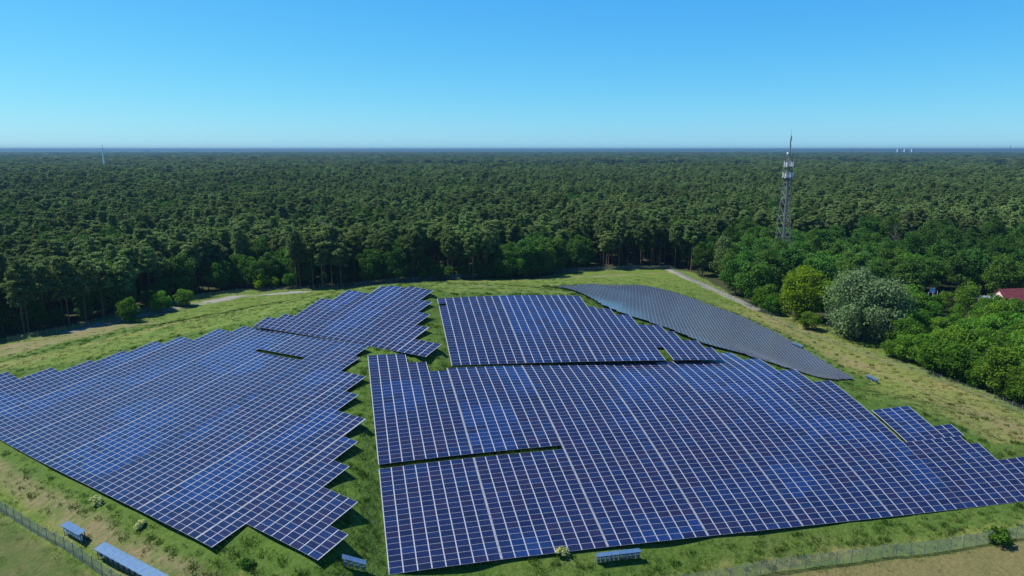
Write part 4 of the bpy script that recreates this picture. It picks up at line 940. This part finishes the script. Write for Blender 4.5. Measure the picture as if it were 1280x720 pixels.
# ------------------------------------------------------------------ house, shed, car park behind the thicket
M['maroon'] = mottled('maroon_roof', (.10, .022, .024), (.14, .032, .034), 1.2, .6)
M['plaster'] = mottled('pale_pink_plaster', (.56, .43, .36), (.64, .50, .43), .8, .85)
M['slate'] = mottled('grey_felt_roof', (.16, .19, .22), (.22, .25, .28), .8, .7)
M['pane'] = mat('window_glass', (.03, .04, .05), .1); M['white'] = mat('white_paint', (.75, .75, .73), .5); M['wood'] = mottled('shed_boards', (.12, .10, .08), (.18, .15, .12), 1.5, .8)
def house(label, loc, rz, wx, dy, eave, ridge, wallm, roofm, wins=True, group=None, name='house', cat='house'):
    root = thing(name, loc, label, cat, group, rz); y_ = dy / 2
    m_ = MB(); m_.box(0, wx, -y_, y_, -.3, eave); m_.add([(0, -y_, eave), (0, y_, eave), (0, 0, ridge)], [(0, 2, 1)]); m_.add([(wx, -y_, eave), (wx, y_, eave), (wx, 0, ridge)], [(0, 1, 2)])
    obj('wall', m_.mesh('wall', [wallm]), root)
    ov = .4; sl = (ridge - eave) / y_
    m_ = MB()
    for s in (-1, 1):
        a = [(-ov, s * (y_ + ov), eave - ov * sl + .02), (wx + ov, s * (y_ + ov), eave - ov * sl + .02), (wx + ov, 0, ridge + .02), (-ov, 0, ridge + .02)]; a += [(p[0], p[1], p[2] + .18) for p in a]
        m_.add(a, [(3, 2, 1, 0), (4, 5, 6, 7), (0, 1, 5, 4), (1, 2, 6, 5), (2, 3, 7, 6), (3, 0, 4, 7)])
    rf = obj('roof', m_.mesh('roof', [roofm]), root)
    if wins:
        for i in range(3):
            x_ = wx * (i + .5) / 3; q = MB(); q.box(x_ - .6, x_ + .6, -y_ - .05, -y_ + .02, 1.0, 2.3); wn_ = obj('window', q.mesh('window', [M['white']]), root); q = MB(); q.box(x_ - .5, x_ + .5, -y_ - .08, -y_ - .05, 1.1, 2.2); obj('pane', q.mesh('pane', [M['pane']]), wn_)
        for z0_ in (1.0, eave + .4):
            q = MB(); q.box(-.05, .02, -.6, .6, z0_, z0_ + 1.3); wn_ = obj('window', q.mesh('window', [M['white']]), root); q = MB(); q.box(-.08, -.05, -.5, .5, z0_ + .1, z0_ + 1.2); obj('pane', q.mesh('pane', [M['pane']]), wn_)
        q = MB(); q.box(wx * .7, wx * .7 + .7, -.35, .35, ridge - .5, ridge + .9); obj('chimney', q.mesh('chimney', [M['maroon']]), rf)
    return root
house('house with maroon roof and pale pink gable at the edge of the thicket', (177.5, 243.5, 0), .18, 20, 7.4, 3.3, 6.9, M['plaster'], M['maroon'])
house('low grey-roofed shed tucked beside the maroon-roofed house', (170, 245.5, 0), .12, 6, 5, 2.6, 3.9, M['wood'], M['slate'], False, None, 'shed', 'shed')
def car(label, loc, rz, paint, van=False):
    root = thing('parked_car', loc, label, 'car', None, rz); L_n, W_, h1, h2 = (4.9, 1.9, 1.1, 2.1) if van else (4.3, 1.75, .85, 1.45)
    prof = [(0, .3), (0, h1 * .9), (.9 if not van else .25, h1), (1.5 if not van else .7, h2), (3.4 if not van else 4.8, h2), (4.1 if not van else 4.9, h1), (L_n, h1 * .9), (L_n, .3)]
    n_ = len(prof); vs = [(p[0], -W_ / 2 + (.15 if p[1] > h1 else 0), p[1]) for p in prof] + [(p[0], W_ / 2 - (.15 if p[1] > h1 else 0), p[1]) for p in prof]
    m_ = MB(); m_.add(vs, [tuple(range(n_)), tuple(range(2 * n_ - 1, n_ - 1, -1))] + [(i, n_ + i, n_ + (i + 1) % n_, (i + 1) % n_) for i in range(n_)]); obj('body', m_.mesh('body', [paint]), root)
    m_ = MB(); x0, x1 = prof[3][0] + .1, prof[4][0] - .1
    for s in (-1, 1): m_.box(x0, x1, s * (W_ / 2 - .06) - .03, s * (W_ / 2 - .06) + .03, h1 + .05, h2 - .12)
    obj('window', m_.mesh('window', [M['pane']]), root)
    for x_ in (.8, L_n - .8):
        for s in (-1, 1): q = MB(); q.tube([(x_, s * (W_ / 2 - .2), .32), (x_, s * (W_ / 2 + .02), .32)], .32, 10); obj('wheel', q.mesh('wheel', [M['dark_box']]), root)
M['blue_paint'] = mat('blue_car_paint', (.02, .07, .38), .25)
car('bright blue parked car in the shade behind the silver willow', (158, 262, .02), .3, M['blue_paint'])
car('white van parked under dark trees near the white posts', (168.5, 268, .02), .9, M['white'], True)
M['terracotta'] = mottled('terracotta_gravel', (.20, .12, .08), (.26, .15, .10), 2, .9)
q = MB(); q.box(0, 16, 0, 5, -.02, .03); tag(obj('path', q.mesh('path', [M['terracotta']]), None, (154, 252, .0), (0, 0, .25)), kind='structure')
for i in range(6):
    q = MB(); q.tube([(0, 0, -.1), (0, 0, 2.2)], [.07, .06], 8); q.tube([(0, 0, 2.2), (0, 0, 2.3)], [.09, .05], 8)
    o = obj('fence_post', q.mesh('fence_post', [M['white']]), None, (156 + i * 2.2, 258.6 + i * .7, .0)); o.name = 'bollard'
    tag(o, 'slim white post in the row before the parked cars', 'post', 'white posts by the parked cars')
lamp = thing('street_lamp', (168.4, 236.5, 0), 'white globe lamp on a pole among the bushes near the shed', 'lamp')
q = MB(); q.tube([(0, 0, 0), (0, 0, 4.4)], [.07, .05], 8); obj('pole', q.mesh('pole', [M['steel']]), lamp)
q = MB(); q.tube([(0, 0, 4.35), (0, 0, 4.5), (0, 0, 4.75), (0, 0, 4.95), (0, 0, 5.02)], [.15, .32, .38, .26, .06], 12); obj('lamp_shade', q.mesh('lamp_shade', [M['white']]), lamp)

# ------------------------------------------------------------------ far away: masts, tower blocks, a village in a clearing
def far_mast(label, x, y, h, r0, r1, m_):
    o = thing('radio_mast', (x, y, 0), label, 'mast'); q = MB(); q.tube([(0, 0, 0), (0, 0, h * .5), (0, 0, h)], [r0, (r0 + r1) / 2, r1], 8); obj('pole', q.mesh('pole', [m_]), o)
    q = MB(); q.tube([(0, 0, h), (0, 0, h * 1.12)], [r1 * .3, r1 * .15], 5); obj('aerial', q.mesh('aerial', [M['steel']]), o)
far_mast('slender white mast rising from the forest under the horizon', -1012, 1720, 61, 2.6, 1.4, M['white'])
far_mast('thin grey mast on the horizon past the white tower blocks', 930, 1300, 64, .7, .35, M['steel'])
far_mast('faint thin mast on the horizon between tower blocks and lattice tower', 732, 1500, 58, .7, .35, M['steel'])
for i, (x_, w_) in enumerate(((4985, 34), (5075, 46), (5170, 40))):
    o = thing('apartment_block', (x_, 9000, 0), ('first', 'middle', 'last')[i] + ' of three white tower blocks on the horizon beyond the lattice tower', 'building', 'white tower blocks on the horizon')
    q = MB(); q.box(0, w_, 0, 18, 0, 58); obj('wall', q.mesh('wall', [M['white']]), o)
    for f_ in range(8):
        q = MB(); q.box(2, w_ - 2, -.25, 0, 6 + f_ * 6, 8.5 + f_ * 6); obj('window', q.mesh('window', [M['pane']]), o)
    q = MB(); q.box(w_ * .3, w_ * .6, 4, 12, 58, 62); obj('roof', q.mesh('roof', [M['slate']]), o)
o = thing('warehouse', (-4790, 9000, 0), 'long white hall on the wooded horizon past the white mast', 'building'); q = MB(); q.box(0, 85, 0, 40, 0, 46); obj('wall', q.mesh('wall', [M['white']]), o); q = MB(); q.box(-1, 86, -1, 41, 46, 47.5); obj('roof', q.mesh('roof', [M['slate']]), o)
wallk = [M['white'], M['plaster']]; rk = [M['slate'], M['maroon']]
for i, (x_, y_, rz_) in enumerate([(62, 2300, .3), (118, 2345, -.4), (166, 2290, .2), (214, 2350, .6), (300, 2310, -.2), (352, 2345, .4), (410, 2300, .1), (-40, 2330, .2), (-110, 2350, -.3), (470, 2360, .3), (560, 2330, -.2), (610, 2290, .5)]):
    house('tiny distant village house with pale walls in the forest clearing', (x_, y_, 0), rz_, 14 if i != 2 else 20, 10, 6.5 if i != 2 else 9, 10.5 if i != 2 else 14, wallk[0 if i % 3 else 1] if i != 2 else M['white'], rk[i % 2], False, 'distant village houses in the forest clearing')

# ------------------------------------------------------------------ air
hz = MB(); hz.box(-46500, 46500, -4000, 46500, -2.0, 74)
hm = bpy.data.materials.new('haze'); hm.use_nodes = True
for n in list(hm.node_tree.nodes): hm.node_tree.nodes.remove(n)
ho = nd(hm, 'ShaderNodeOutputMaterial'); pv = nd(hm, 'ShaderNodeVolumePrincipled'); pv.inputs['Color'].default_value = (.13, .27, .42, 1); pv.inputs['Density'].default_value = 9e-5; pv.inputs['Anisotropy'].default_value = .2
hm.node_tree.links.new(pv.outputs[0], ho.inputs['Volume'])
tag(obj('haze', hz.mesh('haze', [hm])), kind='stuff')
